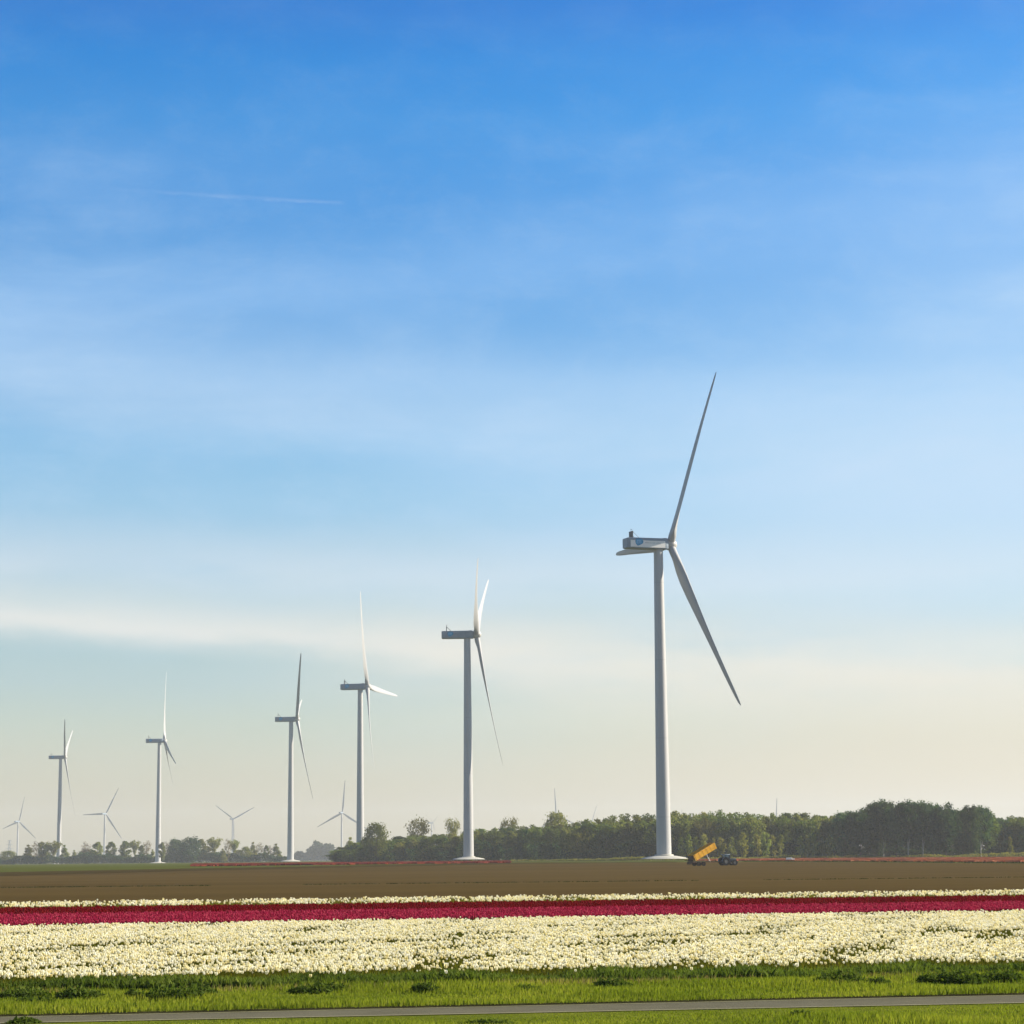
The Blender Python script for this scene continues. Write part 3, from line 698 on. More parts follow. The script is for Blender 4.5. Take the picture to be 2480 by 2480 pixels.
def turbine(u, y, yaw, th0, label, group, hub_px=None, rise=0.0, pitch=8, sign=0, detail=True, blade_scale=1.0, z0=None):
    """u: picture column of the tower foot; yaw: rotor axis, degrees anticlockwise from +X; th0: clock angle of the first blade"""
    p = at_depth(u, y)
    root = empty('wind_turbine', (p.x, p.y, p.z+rise)); tag(root, label, 'wind turbine', group)
    if hub_px is not None:      # hub height from the photograph
        hz = z_for(*hub_px, y)-root.location.z
    else: hz = HUB
    tw = link('tower', TOWER, [], root); tw.scale = (1, 1, hz/HUB)
    if detail:
        link('tower_base', FL, [], root); link('foundation_pad', PAD, [], root)
    Y_ = Matrix.Rotation(R(yaw), 4, 'Z')
    def place(o, Mx): o.matrix_local = Matrix.Translation((0, 0, hz))@Y_@Mx
    na = link('nacelle', NAC, [], root); place(na, Matrix.Identity(4))
    if detail:
        c = link('cooler', COOL, [], root); place(c, Matrix.Identity(4))
        for q in BRACES: link('sensor_mast' if q is BRACES[2] else 'brace', q, [], c)
        if sign == 2:
            q = link('sign_panel', PANEL, [], root); place(q, Matrix.Identity(4))
            t = link('lettering', LET, [], q); t['label'] = 'faint grey lettering on the white side panel'
        if sign:
            q = link('emblem', EMB, [], root); place(q, Matrix.Identity(4))
            link('emblem_strokes', EST, [], q)
    tilt = Matrix.Rotation(R(-5), 4, 'Y')
    hb = link('hub', HUBM, [], root); place(hb, Matrix.Translation((OVER, 0, 0))@tilt)
    for k in range(3):
        bl = link('blade', BLADE, [], root)
        th = th0+120*k
        # clock angle: 0 up, positive towards the camera side (local -Y)
        place(bl, Matrix.Translation((OVER, 0, 0))@tilt@Matrix.Rotation(R(th), 4, 'X')@Matrix.Rotation(R(-(pitch[k] if isinstance(pitch, tuple) else pitch)), 4, 'Z')@Matrix.Scale(blade_scale, 4))
    return root
D1 = FPX/8.3
G1 = 'large turbines in the long row'; G2 = 'small faint turbines on the horizon'
T = [
 (1608.5, 1.0, 20, 33, 'nearest and largest white wind turbine, beside the yellow trailer', 1.3, 2, (1618, 1318)),
 (1135, 1.423, -1.8, 60, 'second largest wind turbine, two blades close together pointing up', 1.5, 1, (1151, 1537)),
 (872.4, 1.848, -8, 27, 'wind turbine with one short white blade pointing right', 1.3, 1, (883, 1663)),
 (703.4, 2.262, 6.5, 46, 'wind turbine with a dark upright blade left of the gap in the trees', 1.0, 1, (713, 1742)),
 (382.4, 2.69, 10, 351, 'wind turbine with a tall white upright blade beside dark trees', 0.3, 1, (393, 1794)),
 (141.8, 3.13, 7, 58, 'leftmost large wind turbine, its blades forming a narrow V above', 0.0, 1, (152, 1834)),
]
for k_, (u, dr, yaw, th, lab, rise, sg, hp) in enumerate(T):
    turbine(u, D1*dr, yaw, th, lab, G1, hub_px=hp, rise=rise, sign=sg, pitch=((8,)*3, (22, 8, 8), (8,)*3, (-30, 8, 8), (8,)*3, (-30, 8, 8))[k_])
far = [
 (41.5, 5090, 62, 12, (44.7, 1989.6), 'faint small turbine near the left edge, one blade straight up', 1.0),
 (252, 4400, 68, 27, (256, 1971), 'faint small turbine between the two leftmost large turbines', 1.0),
 (562.5, 5100, 70, 62, (563.4, 1983.5), 'faint small turbine with a wide V of blades over the trees', 1.0),
 (827.4, 4550, 72, 3, (827.4, 1968.4), 'faint small turbine over the far wood beside a large tower', 1.15),
 (1346, 5000, 60, 355, (1350, 1973), 'faint turbine hidden behind a round tree, one thin blade above it', 1.05),
 (1432, 7000, 55, 18, (1432, 1994), 'tiny turbine blades just above the wood right of the round tree', 1.0),
 (1880, 5200, 62, 2, (1880, 1992), 'thin blade tip showing above the wood left of the dark trees', 1.0),
 (2130, 5400, 62, 4, (2130, 1988), 'thin blade tip showing above the tallest dark trees', 1.0),
 (1649.5, 6200, 62, 2, (1649.5, 2010), 'tiny blade tip just above the wood beside the nearest tower', 1.0),
 (1046, 6000, 25, 55, (1046, 1993), 'tiny grey turbine between two lone tree crowns', 0.6),
]
for u, y, yaw, th, hp, lab, bs in far:
    turbine(u, y, yaw, th, lab, G2, hub_px=hp, detail=False, blade_scale=bs, pitch=12)

# lattice pylon far away at the left
def pylon(u, y, hpx, label):
    p = at_depth(u, y); H = hpx/px_per_m(y); root = empty('power_pylon', p); tag(root, label, 'pylon')
    b = MB(); wd = H*0.10
    lv = [0, .18, .34, .48, .60, .72, .84, .95]
    def corner(t, sx, sy): s_ = wd*(1-t)**1.0+0.5; return Vector((sx*s_, sy*s_, H*t))
    for sx, sy in ((1,1), (1,-1), (-1,-1), (-1,1)):
        b.tube(corner(0, sx, sy), corner(1, sx, sy), .22, n=5)
    for t0, t1 in zip(lv, lv[1:]):
        for (a, c) in (((1,1), (-1,1)), ((1,-1), (-1,-1)), ((1,1), (1,-1)), ((-1,1), (-1,-1))):
            b.tube(corner(t0, *a), corner(t1, *c), .13, n=4); b.tube(corner(t0, *c), corner(t1, *a), .13, n=4)
    b.build('lattice', M['nacelle'], root)
    for t, l in ((.62, 7.5), (.80, 6.0), (.96, 4.5)):
        q = MB(); q.tube((-l, 0, H*t), (l, 0, H*t), .2, n=5); q.tube((-l, 0, H*t), (0, 0, H*t+1.6), .14, n=4); q.tube((l, 0, H*t), (0, 0, H*t+1.6), .14, n=4)
        for s_ in (-1, 1): q.tube((s_*l, 0, H*t), (s_*l, 0, H*t-1.8), .16, n=4)
        q.build('crossarm', M['nacelle'], root)
pylon(22, 4500, 55, 'faint grey lattice pylon behind the trees at the far left')

# ------------------------------------------------------------------ tipping trailer and tractor
M['yellow'] = simple('trailer_yellow', (0.85, 0.42, 0.015), 0.5, 0.3, var=0.2, scale=0.8)
M['rust'] = simple('chassis_rust', (0.07, 0.035, 0.02), 0.8, 0.2, var=0.3)
M['tyre'] = simple('tyre_rubber', (0.018, 0.018, 0.02), 0.9, 0.1)
M['rim'] = simple('wheel_rim', (0.14, 0.135, 0.12), 0.5, 0.3)
M['tblue'] = simple('tractor_blue', (0.010, 0.026, 0.045), 0.4, 0.4)
M['cabglass'] = simple('cab_glass', (0.03, 0.06, 0.08), 0.1, 0.6)
M['roofgrey'] = simple('cab_roof', (0.30, 0.36, 0.40), 0.5, 0.3)
M['steel'] = simple('ram_steel', (0.50, 0.48, 0.45), 0.35, 0.5)
def wheel(root, c, r, wd, n=24, rim='rim'):
    b = MB(); Mx = Matrix.Translation(c)@Matrix.Rotation(R(90), 4, 'X')
    b.lathe([(r*.55, -wd/2), (r*.92, -wd/2), (r, -wd*.38), (r, wd*.38), (r*.92, wd/2), (r*.55, wd/2)], Mx, n=n, capa=False, capb=False)
    for i in range(n):
        a = 2*math.pi*i/n; q = Matrix.Rotation(-a, 3, 'Y')
        b.box(Vector(c)+q@Vector((r*1.01, 0, 0)), (.05, wd*.9, .07), q)
    wo = b.build('wheel', M['tyre'], root)
    b = MB(); b.lathe([(.04, -wd*.35), (r*.3, -wd*.38), (r*.57, -wd*.25), (r*.57, wd*.25), (r*.3, wd*.38), (.04, wd*.35)], Mx, n=18)
    b.build('rim', M[rim], wo); return wo
def tractor(p, rz, s):
    root = empty('tractor', p, rz); root.scale = (s, s, s)
    tag(root, 'dark blue tractor standing on the bare field in front of the yellow trailer', 'tractor')
    # +X forward
    for yy in (-.85, .85): wheel(root, (-.9, yy, .85), .85, .45); wheel(root, (1.35, yy*.92, .6), .60, .36)
    b = MB(); b.box((1.05, 0, 1.25), (1.75, .72, .62), bev=.08); b.box((1.0, 0, .85), (1.9, .45, .35)); b.box((1.95, 0, 1.2), (.12, .6, .5), bev=.02); b.build('bonnet', M['tblue'], root)
    b = MB(); b.box((-.45, 0, 1.0), (1.7, .9, .4), bev=.05)
    for yy in (-.85, .85):
        for k in range(5):
            a = R(20+35*k); q = Matrix.Rotation(-a+R(90), 3, 'Y'); b.box(Vector((-.9, yy, .85))+Vector((math.cos(a)*.95, 0, math.sin(a)*.95)), (.62, .5, .05), q)
    b.build('body', M['tblue'], root)
    b = MB(); b.box((-.45, 0, 1.78), (1.15, 1.2, 1.05), bev=.06); cabo = b.build('cab', M['cabglass'], root)
    for sx in (-1.05, .15):
        for sy in (-.61, .61):
            b = MB(); b.box((sx, sy, 1.78), (.07, .07, 1.1)); b.build('cab_post', M['tblue'], cabo)
    b = MB(); b.box((-.45, 0, 2.38), (1.45, 1.35, .14), bev=.05); b.build('cab_roof', M['roofgrey'], root)
    b = MB(); b.tube((.75, .3, 1.5), (.75, .3, 2.3), .045, n=8); b.build('exhaust', M['darkmetal'], root)
    b = MB(); b.box((2.2, 0, .75), (.4, .7, .35), bev=.04); b.build('front_weight', M['tblue'], root)
def trailer(p, rz, s):
    root = empty('tipping_trailer', p, rz); root.scale = (s, s, s)
    tag(root, 'yellow tipping trailer with its bed raised, beside the nearest turbine', 'trailer')
    for xx in (-1.9, -.7):
        for yy in (-.95, .95): wheel(root, (xx, yy, .42), .42, .36, rim='rust')
    b = MB()
    for yy in (-.5, .5): b.box((0.0, yy, .82), (5.4, .14, .24))
    for xx in (-2.5, -1.3, 0, 1.4, 2.6): b.box((xx, 0, .82), (.12, .86, .18))
    b.box((-1.3, 0, .55), (1.6, 1.6, .12)); b.build('chassis', M['rust'], root)
    b = MB(); b.tube((2.7, .45, .8), (4.9, 0, .7), .08, n=8); b.tube((2.7, -.45, .8), (4.9, 0, .7), .08, n=8); b.build('drawbar', M['rust'], root)
    A = Matrix.Translation((-2.6, 0, 1.0))@Matrix.Rotation(R(-27), 4, 'Y')
    def bx(b, c, d): 
        v = b.box(c, d); bmesh.ops.transform(b.bm, matrix=A, verts=v)
    b = MB(); bx(b, (2.85, 0, .1), (5.7, 2.3, .1)); bx(b, (2.85, -1.15, .72), (5.7, .08, 1.2)); bx(b, (2.85, 1.15, .72), (5.7, .08, 1.2)); bx(b, (5.68, 0, .75), (.08, 2.24, 1.3))
    bx(b, (2.85, -1.2, 1.34), (5.7, .14, .1)); bx(b, (2.85, 1.2, 1.34), (5.7, .14, .1))
    for k in range(6): bx(b, (.3+1.02*k, -1.2, .7), (.08, .03, 1.15)); bx(b, (.3+1.02*k, 1.2, .7), (.08, .03, 1.15))
    b.build('tipping_bed', M['yellow'], root)
    b = MB(); q = A@Matrix.Translation((-.05, 0, 1.25))@Matrix.Rotation(R(30), 4, 'Y'); v = b.box((0, 0, -.6), (.07, 2.25, 1.15)); bmesh.ops.transform(b.bm, matrix=q, verts=v); b.build('tailgate', M['rust'], root)
    b = MB(); top = A@Vector((3.4, 0, .05)); b.tube((1.3, 0, .85), top, .09, n=10); b.tube((1.3, 0, .85), Vector((1.3, 0, .85)).lerp(top, .5), .13, n=10); b.build('ram', M['steel'], root)
    b = MB(); b.box((-3.2, 0, .75), (.9, 1.9, .25), bev=.03); b.box((-3.55, 0, .55), (.15, 2.1, .5)); b.tube((-2.7, .6, .8), (-4.4, .6, 1.25), .06, n=8); b.tube((-2.7, -.6, .8), (-4.4, -.6, 1.25), .06, n=8)
    b.build('rear_ramp', M['rust'], root)
tp = ground_at(1763, 2096); S_ = px_per_m(tp.y)
ktr = 40/(S_*3.9)
tq = at_depth(1706, tp.y-2)
HD = R(24)
trailer(Vector((tq.x, tq.y, tq.z)), HD, 70/(S_*6.2))
td = 58/(S_*math.cos(HD))
tp2 = Vector((tq.x+td*math.cos(HD), tq.y+td*math.sin(HD), 0)); tp2.z = zt(0, tp2.y)
tractor(tp2, HD, ktr*1.06)
# small white wrapped bale at the field edge
pb = ground_at(1911, 2085.5); b = MB(); b.box((0, 0, .42), (1.5, .9, .84), bev=.18); b.box((1.1, .1, .3), (.7, .7, .6), bev=.15)
o = b.build('wrapped_bale', M['signwhite'], None); o.location = pb; tag(o, 'small white bale at the edge of the salmon tulip strip', 'bale')

# ------------------------------------------------------------------ trees
def crown_mesh(name, shape, nclump, nleaf, leaf, seed, fill=0.55):
    """shape: list of (height 0..1, radius 0..1) envelope; unit: height 1, radius scaled by caller; built at real size via H and Wd"""
    r = np.random.default_rng(seed); H, Wd, base = shape['H'], shape['W'], shape['base']
    env = np.array(shape['env'])
    C = []
    while len(C) < nclump:
        t = r.random()*0.93; rad = np.interp(t, env[:,0], env[:,1])
        if r.random() > rad+0.15: continue
        a = r.random()*6.283; q = (fill+(1-fill)*r.random())*rad if r.random() < .8 else r.random()*rad
        C.append((math.cos(a)*q*Wd/2, math.sin(a)*q*Wd/2, base+(H-base)*t, (0.13+0.13*r.random())*Wd*(0.55+0.6*rad)))
    V_, k = [], 0
    for cx_, cy_, cz_, cr in C:
        n = int(nleaf*(0.6+0.8*r.random())); d = r.standard_normal((n, 3)); d /= np.linalg.norm(d, axis=1)[:,None]
        d[:,2] = d[:,2]*0.75+0.08
        rr = cr*(0.55+0.5*r.random(n))[:,None]*(1+0.35*np.sin(d[:,0:1]*5+seed)*np.cos(d[:,1:2]*6))
        c = np.array([cx_, cy_, cz_])+d*rr
        a1 = r.standard_normal((n, 3))*0.8+np.cross(d, r.standard_normal((n, 3))); a1 /= np.linalg.norm(a1, axis=1)[:,None]
        a2 = np.cross(a1, d+0.5*r.standard_normal((n, 3))); a2 /= (np.linalg.norm(a2, axis=1)[:,None]+1e-6)
        sz = leaf*(0.5+0.9*r.random(n))[:,None]
        V_.append(np.stack([c-a1*sz, c+a2*sz*.7, c+a1*sz, c-a2*sz*.7], 1))
    P = np.concatenate(V_); i = np.arange(len(P))*4
    me = np_mesh(name, P.reshape(-1, 3), [np.stack([i, i+1, i+2, i+3], 1)])
    return me, C
def trunk_mesh(H, base, Wd, C, seed, rad=None, limbs=9, lean=0.02, fork=False):
    r = random.Random(seed); b = MB(); rad = rad or H*0.016
    pts = [Vector((0, 0, -.3))]
    for k in range(1, 6): pts.append(Vector((r.uniform(-1, 1)*lean*H*k/5, r.uniform(-1, 1)*lean*H*k/5, H*.86*k/5)))
    for i, (a, c) in enumerate(zip(pts, pts[1:])): b.tube(a, c, rad*(1-i*.17), rad*(1-(i+1)*.17)+.02, n=7, cap=False)
    cs = sorted(C, key=lambda c: -math.hypot(c[0], c[1]))[:limbs*2]; r.shuffle(cs)
    for c in cs[:limbs]:
        z0 = max(base*0.7, c[2]*r.uniform(.55, .75)); t = min(.999, z0/(H*.86)); i = min(4, int(t*5)); s_ = pts[i].lerp(pts[i+1], t*5-i)
        e = Vector((c[0], c[1], c[2])); mid = s_.lerp(e, .5)+Vector((0, 0, -(e-s_).length*.08))
        b.tube(s_, mid, rad*.42, rad*.28, n=5, cap=False); b.tube(mid, e, rad*.28, rad*.08, n=5, cap=False)
    if fork:
        e = Vector((Wd*.22, 0, H*.72)); b.tube((0, 0, H*.12), e, rad*.7, rad*.25, n=6, cap=False)
    return b.mesh('trunk', 60)
ENV = {
 'round': [(0, .35), (.15, .75), (.4, 1), (.65, .95), (.85, .65), (1, .2)],
 'oval': [(0, .3), (.2, .7), (.5, .9), (.8, .7), (1, .15)],
 'tall': [(0, .45), (.2, .8), (.5, 1), (.8, .85), (.95, .5), (1, .2)],
 'cone': [(0, .9), (.3, .8), (.6, .5), (.85, .25), (1, .05)],
 'open': [(0, .15), (.25, .45), (.5, .85), (.8, 1), (1, .45)],
 'umbrella': [(0, .05), (.3, .25), (.5, .7), (.75, 1), (1, .45)],
 'birch': [(0, .55), (.3, .75), (.6, .55), (.85, .3), (1, .08)],
}
KIND = {  # H, W, base, env, clumps, leaves, leafsize, leaf material, bark
 'wood_a': (18, 11, 1.0, 'tall', 70, 75, .40, 'leaf_mid', 'bark'),
 'wood_b': (18, 10, 1.0, 'round', 64, 75, .40, 'leaf_mid', 'bark'),
 'wood_c': (18, 9, 1.0, 'oval', 60, 75, .38, 'leaf_olive', 'bark'),
 'wood_d': (18, 11, 1.0, 'tall', 70, 75, .40, 'leaf_olive', 'bark'),
 'dark_a': (22, 13, 7.5, 'tall', 84, 80, .44, 'leaf_dark', 'bark_pale'),
 'dark_b': (22, 12, 3.0, 'round', 80, 80, .44, 'leaf_dark', 'bark'),
 'dark_c': (22, 13, 2.5, 'tall', 84, 80, .44, 'leaf_dark', 'bark'),
 'young_a': (9, 4.6, .6, 'birch', 34, 50, .24, 'leaf_young', 'bark_pale'),
 'young_b': (9, 4.2, .5, 'oval', 32, 50, .24, 'leaf_young', 'bark'),
 'lone_round': (18, 14, 3, 'round', 64, 60, .42, 'leaf_olive', 'bark'),
 'lone_open': (18, 12, 4, 'open', 48, 50, .40, 'leaf_olive', 'bark'),
 'cone': (18, 9, 1.5, 'cone', 44, 60, .46, 'leaf_olive', 'bark'),
 'bare': (18, 10, 3, 'open', 34, 26, .34, 'leaf_rust', 'bark'),
 'umbrella': (18, 10, 6.5, 'umbrella', 34, 55, .46, 'leaf_olive', 'bark'),
 'poplar': (18, 8, 1.5, 'oval', 46, 60, .46, 'leaf_olive', 'bark'),
 'bush': (18, 17, .5, 'round', 74, 70, .55, 'leaf_dark', 'bark'),
}
PROTO = {}
for i, (kn, (H, Wd, base, en, nc, nl, lf, lm, bm_)) in enumerate(KIND.items()):
    me, C = crown_mesh('crown_'+kn, dict(H=H, W=Wd, base=base, env=ENV[en]), nc, nl, lf, 100+i)
    me.materials.append(M[lm]); tm = trunk_mesh(H, base, Wd, C, 200+i, fork=kn.startswith('dark'), rad=(.30 if kn.startswith('dark') else None), limbs=(16 if kn in ('bare', 'lone_open', 'umbrella') else 9)); tm.materials.append(M[bm_])
    PROTO[kn] = (me, tm, H, Wd)
def tree(kind, u, y, v_top, label, group, width_px=None, name='broadleaf_tree', rz=None, wmul=1.0):
    p = at_depth(u, y); me, tm, H, Wd = PROTO[kind]
    hgt = z_for(u, v_top, y)-p.z; s = hgt/H
    sx = s*wmul if width_px is None else width_px/px_per_m(y)/Wd
    root = empty(name, p, random.uniform(0, 6.28) if rz is None else rz); root.scale = (sx, sx, s)
    tag(root, label, 'tree', group)
    link('crown', me, [], root); link('trunk', tm, [], root)
    return root
GL = 'single trees in the left row'
left = [  # kind, u, top, width px, label
 ('lone_round', 18, 2060, 34, 'low round tree at the far left edge below the pylon'),
 ('cone', 68, 2044, 26, 'pointed tree just right of the leftmost faint turbine'),
 ('bare', 88, 2038, 20, 'tall half bare reddish tree left of the leftmost large turbine'),
 ('poplar', 100, 2037, 20, 'narrow tree touching the half bare reddish one on its right'),
 ('poplar', 112, 2042, 18, 'narrow olive tree second to the left of the leftmost large tower'),
 ('umbrella', 129, 2036, 28, 'umbrella shaped tree right beside the leftmost large tower'),
 ('cone', 157, 2045, 22, 'pointed tree on the right side of the leftmost large tower'),
 ('cone', 178, 2058, 16, 'small pointed tree right of the leftmost large turbine'),
 ('bare', 197, 2058, 20, 'small bare tree right of the small pointed one'),
 ('bare', 208, 2039, 18, 'thin nearly leafless tree left of the second faint turbine'),
 ('bush', 213, 2057, 30, 'dark rounded tree below the thin leafless one'),
 ('poplar', 236, 2038, 22, 'green tree immediately left of the second faint turbine tower'),
 ('poplar', 268, 2037, 22, 'green tree immediately right of the second faint turbine tower'),
 ('poplar', 303, 2036, 26, 'round topped tree midway between the two leftmost large turbines'),
 ('umbrella', 326, 2034, 18, 'slim lollipop shaped tree with a small round head'),
 ('poplar', 342, 2046, 16, 'short narrow tree right of the lollipop shaped one'),
 ('bare', 354, 2036, 20, 'half bare tall tree left of the tower with a white upright blade'),
 ('cone', 368, 2056, 16, 'small tree just left of the tower with a white upright blade'),
 ('bare', 404, 2038, 16, 'bare thin tree just right of the tower with a white upright blade'),
]
for k_, u, vt, wp, lab in left: tree(k_, u, 1900+random.uniform(-25, 25), vt, lab, GL, wp*1.2)
tree('poplar', 392, 1785, 2039, 'dark narrow tree overlapping the tower with a white upright blade', GL, 18)
mid = [
 ('bush', 428, 2034, 44, 'wide dark tree, left half of the dark pair right of the tower'),
 ('bush', 459, 2029, 42, 'wide dark tree, right half of the dark pair, slightly taller'),
 ('poplar', 486, 2031, 24, 'olive tree at the right shoulder of the wide dark pair'),
 ('umbrella', 519, 2027, 28, 'round headed tree on a bare stem left of the wide V turbine'),
 ('poplar', 501, 2048, 24, 'low tree under the left side of the round headed tree'),
 ('cone', 540, 2054, 18, 'small pointed tree left of the wide V turbine tower'),
 ('bare', 553, 2032, 18, 'bare tree just left of the wide V turbine tower'),
 ('umbrella', 567, 2032, 20, 'open round tree in front of the wide V turbine tower'),
 ('lone_round', 595, 2050, 26, 'low rounded tree right of the wide V turbine'),
 ('cone', 614, 2038, 20, 'pointed tree, left one of a pair right of the wide V turbine'),
 ('bare', 627, 2041, 18, 'bare tree, right one of a pair right of the wide V turbine'),
 ('poplar', 645, 2046, 12, 'slender tree left of the last trees before the gap'),
 ('bare', 655, 2048, 16, 'small bare tree second from the gap beside the tower'),
 ('cone', 670, 2042, 24, 'last pointed dark tree before the gap left of the tower'),
 ('lone_round', 577, 2058, 24, 'low round tree under the wide V turbine'),
 ('bush', 530, 2064, 40, 'low dark bushy tree under the round headed one'),
]
for k_, u, vt, wp, lab in mid: tree(k_, u, 1850+random.uniform(-25, 25), vt, lab, GL, wp*1.15)
# lone crowns above the middle line
GM = 'taller single crowns above the middle tree line'
for k_, u, y, vt, wp, lab in [
 ('cone', 850, 1330, 2026, 32, 'small pointed tree left of the third large tower'),
 ('lone_round', 912, 1120, 1992, 56, 'broad olive tree standing just right of the third large tower'),
 ('lone_open', 1012, 1200, 1982, 50, 'airy round crown rising above the dark line between two towers'),
 ('lone_open', 1095, 1200, 1982, 34, 'airy narrow crown just left of the second largest tower'),
 ('lone_open', 1236, 1150, 1980, 40, 'small airy crown above the line right of the second largest tower'),
 ('lone_round', 1348, 1080, 1966, 62, 'big round crown standing above the middle of the wood')]:
    tree(k_, u, y, vt, lab, GM, wp)
# middle line
ORD = 'first second third fourth fifth sixth seventh eighth ninth tenth eleventh twelfth thirteenth fourteenth fifteenth sixteenth seventeenth eighteenth nineteenth twentieth'.split()
ROWN = ['front row', 'middle row', 'back row']
LOOK = {'wood_a': 'mid green', 'wood_b': 'rounded green', 'wood_c': 'oval olive', 'wood_d': 'broad olive', 'dark_a': 'tall dark', 'dark_c': 'broad dark'}
def packed(kind, i, row, rows, where):
    q = ORD[i] if i < 20 else 'twenty-'+ORD[i-20]
    return '%s tree, %s from left in the %s %s' % (LOOK[kind], q, ROWN[row] if rows == 3 else ROWN[row*2], where)
GMW = 'trees packed in the dark middle line'
top_mid = [(820, 2052), (860, 2040), (900, 2030), (950, 2030), (985, 2024), (1100, 2018), (1150, 2010), (1200, 2004), (1300, 2000), (1380, 1992), (1420, 1984), (1480, 1976), (1560, 1972), (1620, 1966), (1760, 1966), (1900, 1968), (2020, 1970)]
lab_mid = 'rounded green tree packed in the line between the third tower and the tall wood'
for row, (dy, dv) in enumerate([(0, 9), (28, 3), (60, 0)]):
    u = 818+row*9; i = 0
    while u < 1400:
        y = lerp(1190, 960, (u-820)/600)+dy+random.uniform(-8, 8)
        kd = random.choice(['wood_a', 'wood_b', 'wood_b', 'dark_c', 'wood_c'])
        tree(kd, u+random.uniform(-5, 5), y, vline(top_mid, u)+dv+random.uniform(-3, 5), packed(kd, i, row, 3, 'of the middle tree line'), GMW, random.uniform(42, 58))
        u += random.uniform(27, 38); i += 1
lab_w = 'tall olive green tree packed in the wood behind the nearest tower'
GW = 'trees packed in the wood behind the nearest tower'
for row, (dy, dv) in enumerate([(0, 14), (25, 5), (52, 0)]):
    u = 1395+row*13; i = 0
    while u < 2050:
        y = lerp(950, 900, (u-1400)/600)+dy+random.uniform(-8, 8)
        kd = random.choice(['wood_a', 'wood_b', 'wood_c', 'wood_d', 'wood_d'])
        tree(kd, u+random.uniform(-6, 6), y, vline(top_mid, u)+dv+random.uniform(-4, 6), packed(kd, i, row, 3, 'behind the nearest tower'), GW, random.uniform(46, 66))
        u += random.uniform(30, 42); i += 1
# young trees in front of the wood
GY = 'young pale trees in front of the wood'
labs = ['young pale tree just right of the nearest tower', 'young pale tree behind the raised trailer bed']
for i, (u, vt, wp) in enumerate([(1650, 2024, 24), (1668, 2016, 22), (1686, 2022, 24), (1706, 2014, 22), (1727, 2026, 24), (1748, 2024, 22), (1772, 2022, 26), (1798, 2012, 28), (1835, 2016, 24), (1856, 2010, 26), (1872, 2018, 22), (1890, 2016, 20)]):
    tree(['young_a', 'young_b'][i % 2], u, 880+random.uniform(-6, 6), vt, 'young pale tree, %s from left in the row between nearest tower and tractor' % ORD[i], GY, wp)
for u, vt, wp, lb in [(1940, 2020, 24, 'young yellow green tree, leftmost of the five beside the dark wood'), (1956, 2018, 20, 'young yellow green tree, second of the five beside the dark wood'), (1972, 2016, 24, 'young yellow green tree, middle one of the five beside the dark wood'), (1992, 2018, 22, 'young yellow green tree, fourth of the five beside the dark wood'), (2008, 2020, 24, 'young yellow green tree, last of the five against the dark wood'),
  (2448, 2022, 16, 'young pale tree near the right edge in front of the wood'), (2358, 2052, 20, 'low pale shrub like tree at the foot of the last dark tree')]:
    tree('young_a', u, 872, vt, lb, GY, wp)
# dark tall group
GD = 'tall dark trees at the right'
dark = [(2048, 1968, 62, 'dark_c', 'leftmost of the tall dark trees, stepping down to the paler wood'),
 (2085, 1956, 66, 'dark_b', 'second tall dark tree from the left with a rounded shoulder'),
 (2118, 1946, 60, 'dark_c', 'tall dark tree just left of the highest crown'),
 (2140, 1942, 66, 'dark_a', 'highest tall dark tree, its pale trunk showing low down'),
 (2172, 1948, 56, 'dark_b', 'tall dark tree right of the highest crown before the notch'),
 (2200, 1943, 60, 'dark_a', 'tall dark tree right of the first notch in the skyline'),
 (2236, 1945, 62, 'dark_a', 'tall dark tree with a pale trunk forking into a V'),
 (2262, 1947, 52, 'dark_c', 'tall dark tree between the two pale forked trunks'),
 (2292, 1943, 64, 'dark_b', 'tall dark tree with a short pale forked trunk left of the last notch'),
 (2332, 1956, 52, 'dark_b', 'tall dark tree right of the last notch in the skyline'),
 (2352, 1950, 48, 'dark_c', 'slightly higher crown beside the last dark tree'),
 (2376, 1956, 56, 'dark_a', 'last tall dark tree before the wood drops to the right')]
for u, vt, wp, k_, lb in dark:
    tree(k_, u, 868+random.uniform(-8, 8), vt, lb, GD, wp, name='poplar_tree', rz=random.uniform(-.4, .4))
lab_b = 'dark tree filling the depth behind the tall dark trees at the right'
for row in range(2):
    u = 2050+row*15; i = 0
    while u < 2400:
        kd = random.choice(['dark_a', 'dark_c', 'wood_a'])
        tree(kd, u, 900+row*26, 1968+random.uniform(-4, 10), packed(kd, i, row, 2, 'behind the tall dark trees'), 'trees behind the tall dark ones', random.uniform(52, 64)); u += 34; i += 1
lab_r = 'mid green tree in the lower wood at the right edge'
for row in range(3):
    u = 2405+row*9; i = 0
    while u < 2540:
        kd = random.choice(['wood_a', 'wood_b', 'dark_c'])
        tree(kd, u, 905+row*25, 1977+9*(2-row)/2+random.uniform(-3, 4), packed(kd, i, row, 3, 'at the right edge'), 'trees in the wood at the right edge', random.uniform(46, 60)); u += random.uniform(26, 34); i += 1

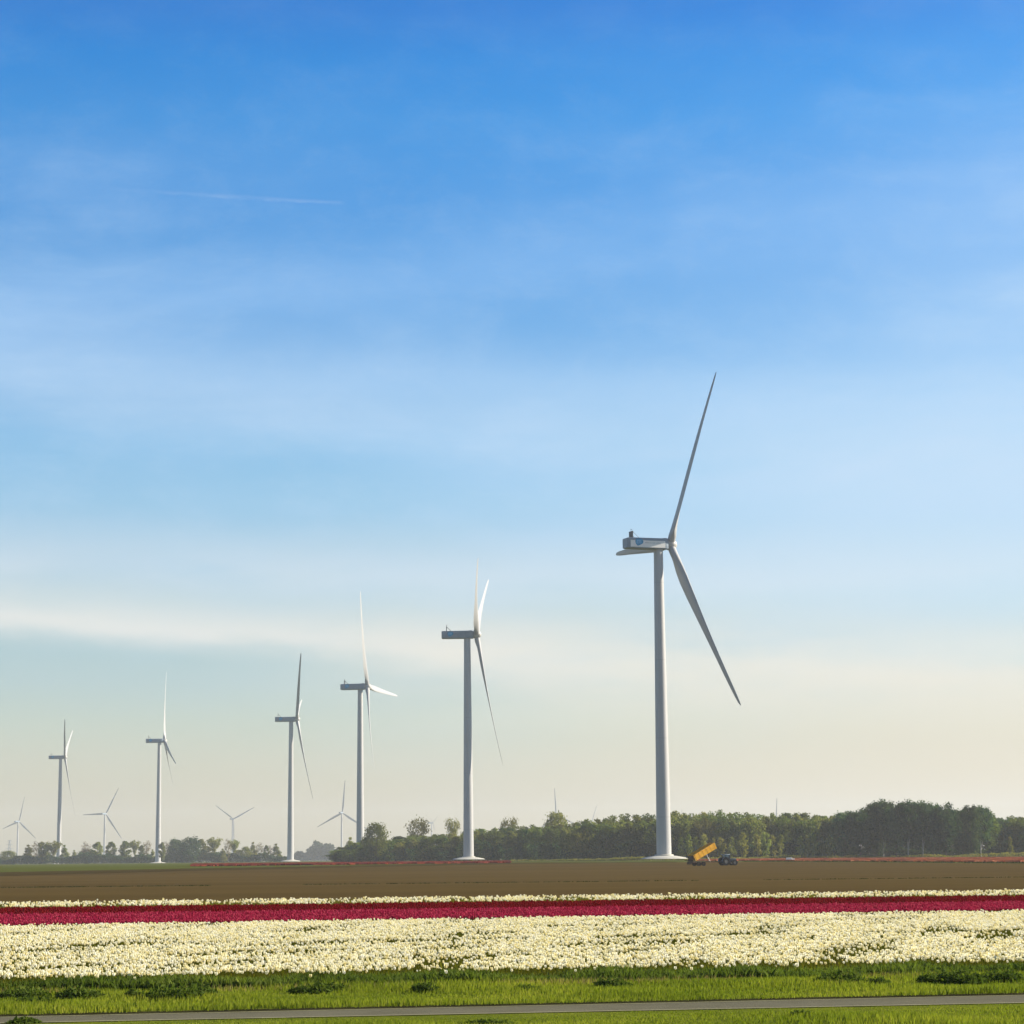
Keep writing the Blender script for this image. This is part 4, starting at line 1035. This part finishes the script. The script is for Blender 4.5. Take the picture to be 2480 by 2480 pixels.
# undergrowth: leafy belt along the foot of the trees
def belt(name, pts, hfun, depth, n, leaf, material, label, cat='undergrowth'):
    """pts: (u, y) polyline; hfun(u) height in metres"""
    us = np.array([p[0] for p in pts]); P = [at_depth(u, y) for u, y in pts]
    px_ = np.array([p.x for p in P]); py_ = np.array([p.y for p in P]); t = rng.random(n)*(len(pts)-1.0001); i = t.astype(int); f = t-i
    u = us[i]*(1-f)+us[i+1]*f; x = px_[i]*(1-f)+px_[i+1]*f; y0 = py_[i]*(1-f)+py_[i+1]*f
    x += rng.standard_normal(n)*0.5
    wob = 0.45+0.75*vnoise(x, y0*0.1, 0.22, 77)+0.25*(vnoise(x, y0*0.1, 1.1, 78)-.5)
    y = y0+rng.random(n)*depth; h = np.interp(u, [a for a, b in hfun], [b for a, b in hfun])*wob
    z = z_np(y)+h*rng.random(n)**0.75
    sz = leaf*(0.5+0.9*rng.random(n))[:,None]
    a1 = rng.standard_normal((n, 3)); a1 /= np.linalg.norm(a1, axis=1)[:,None]; a2 = np.cross(a1, rng.standard_normal((n, 3))); a2 /= np.linalg.norm(a2, axis=1)[:,None]
    c = np.stack([x, y, z], 1); Q = np.stack([c-a1*sz, c+a2*sz*.7, c+a1*sz, c-a2*sz*.7], 1); j = np.arange(n)*4
    me = np_mesh(name, Q.reshape(-1, 3), [np.stack([j, j+1, j+2, j+3], 1)])
    tag(link(name, me, material), label, cat, kind='stuff')
belt('undergrowth', [(-60, 1870), (200, 1870), (400, 1860), (695, 1830)], [(-60, 7), (380, 7), (420, 9), (500, 8), (640, 6), (690, 4)], 14, 26000, .55, M['leaf_hedge'], 'dark green thicket along the foot of the left row of trees')
belt('undergrowth', [(812, 1200), (870, 1180), (1400, 940)], [(812, 4.5), (860, 7.5), (1400, 7.0)], 6, 26000, .40, M['leaf_hedge'], 'dark thicket along the foot of the middle tree line')
belt('undergrowth', [(1380, 938), (2030, 884), (2600, 884)], [(1380, 6.5), (2020, 6.5), (2060, 4.2), (2380, 4.2), (2420, 6.5), (2600, 7)], 6, 32000, .36, M['leaf_hedge'], 'dark thicket along the foot of the wood at the right')
belt('reeds', [(1240, 930), (1400, 905), (1560, 860), (2020, 850), (2600, 850)], [(1240, .8), (2000, 1.3), (2600, 1.8)], 5, 16000, .25, M['leaf_young'], 'pale strip of tall rough grass in front of the wood', 'reeds')
# far wood, one bluish mass on the horizon
belt('far_wood', [(700, 3400), (725, 3400), (790, 3400), (860, 3400)], [(700, 6), (725, 19), (770, 24), (860, 26)], 60, 9000, 1.8, M['leaf_hedge'], 'low hazy wood on the horizon in the gap left of the third tower', 'wood')
belt('far_wood', [(-80, 4200), (300, 4200), (720, 4200)], [(-80, 12), (300, 10), (720, 9)], 60, 9000, 2.0, M['leaf_hedge'], 'very low hazy tree line behind the left row of trees', 'wood')

# ------------------------------------------------------------------ haze: the air itself
def haze():
    q, N = mat('air'); pv = N.n('ShaderNodeVolumePrincipled'); pv.inputs['Color'].default_value = (0.86, 0.90, 0.95, 1)
    pv.inputs['Density'].default_value = 0.0001; pv.inputs['Anisotropy'].default_value = 0.2
    o_ = N.n('ShaderNodeOutputMaterial'); N.l(pv.outputs[0], o_.inputs['Volume'])
    b = MB(); b.box((0, 4000, 95), (14000, 10000, 194)); o = b.build('haze', q, smooth=None)
    tag(o, kind='stuff'); o['label'] = 'pale haze in the air over the polder'; o['category'] = 'haze'
haze()
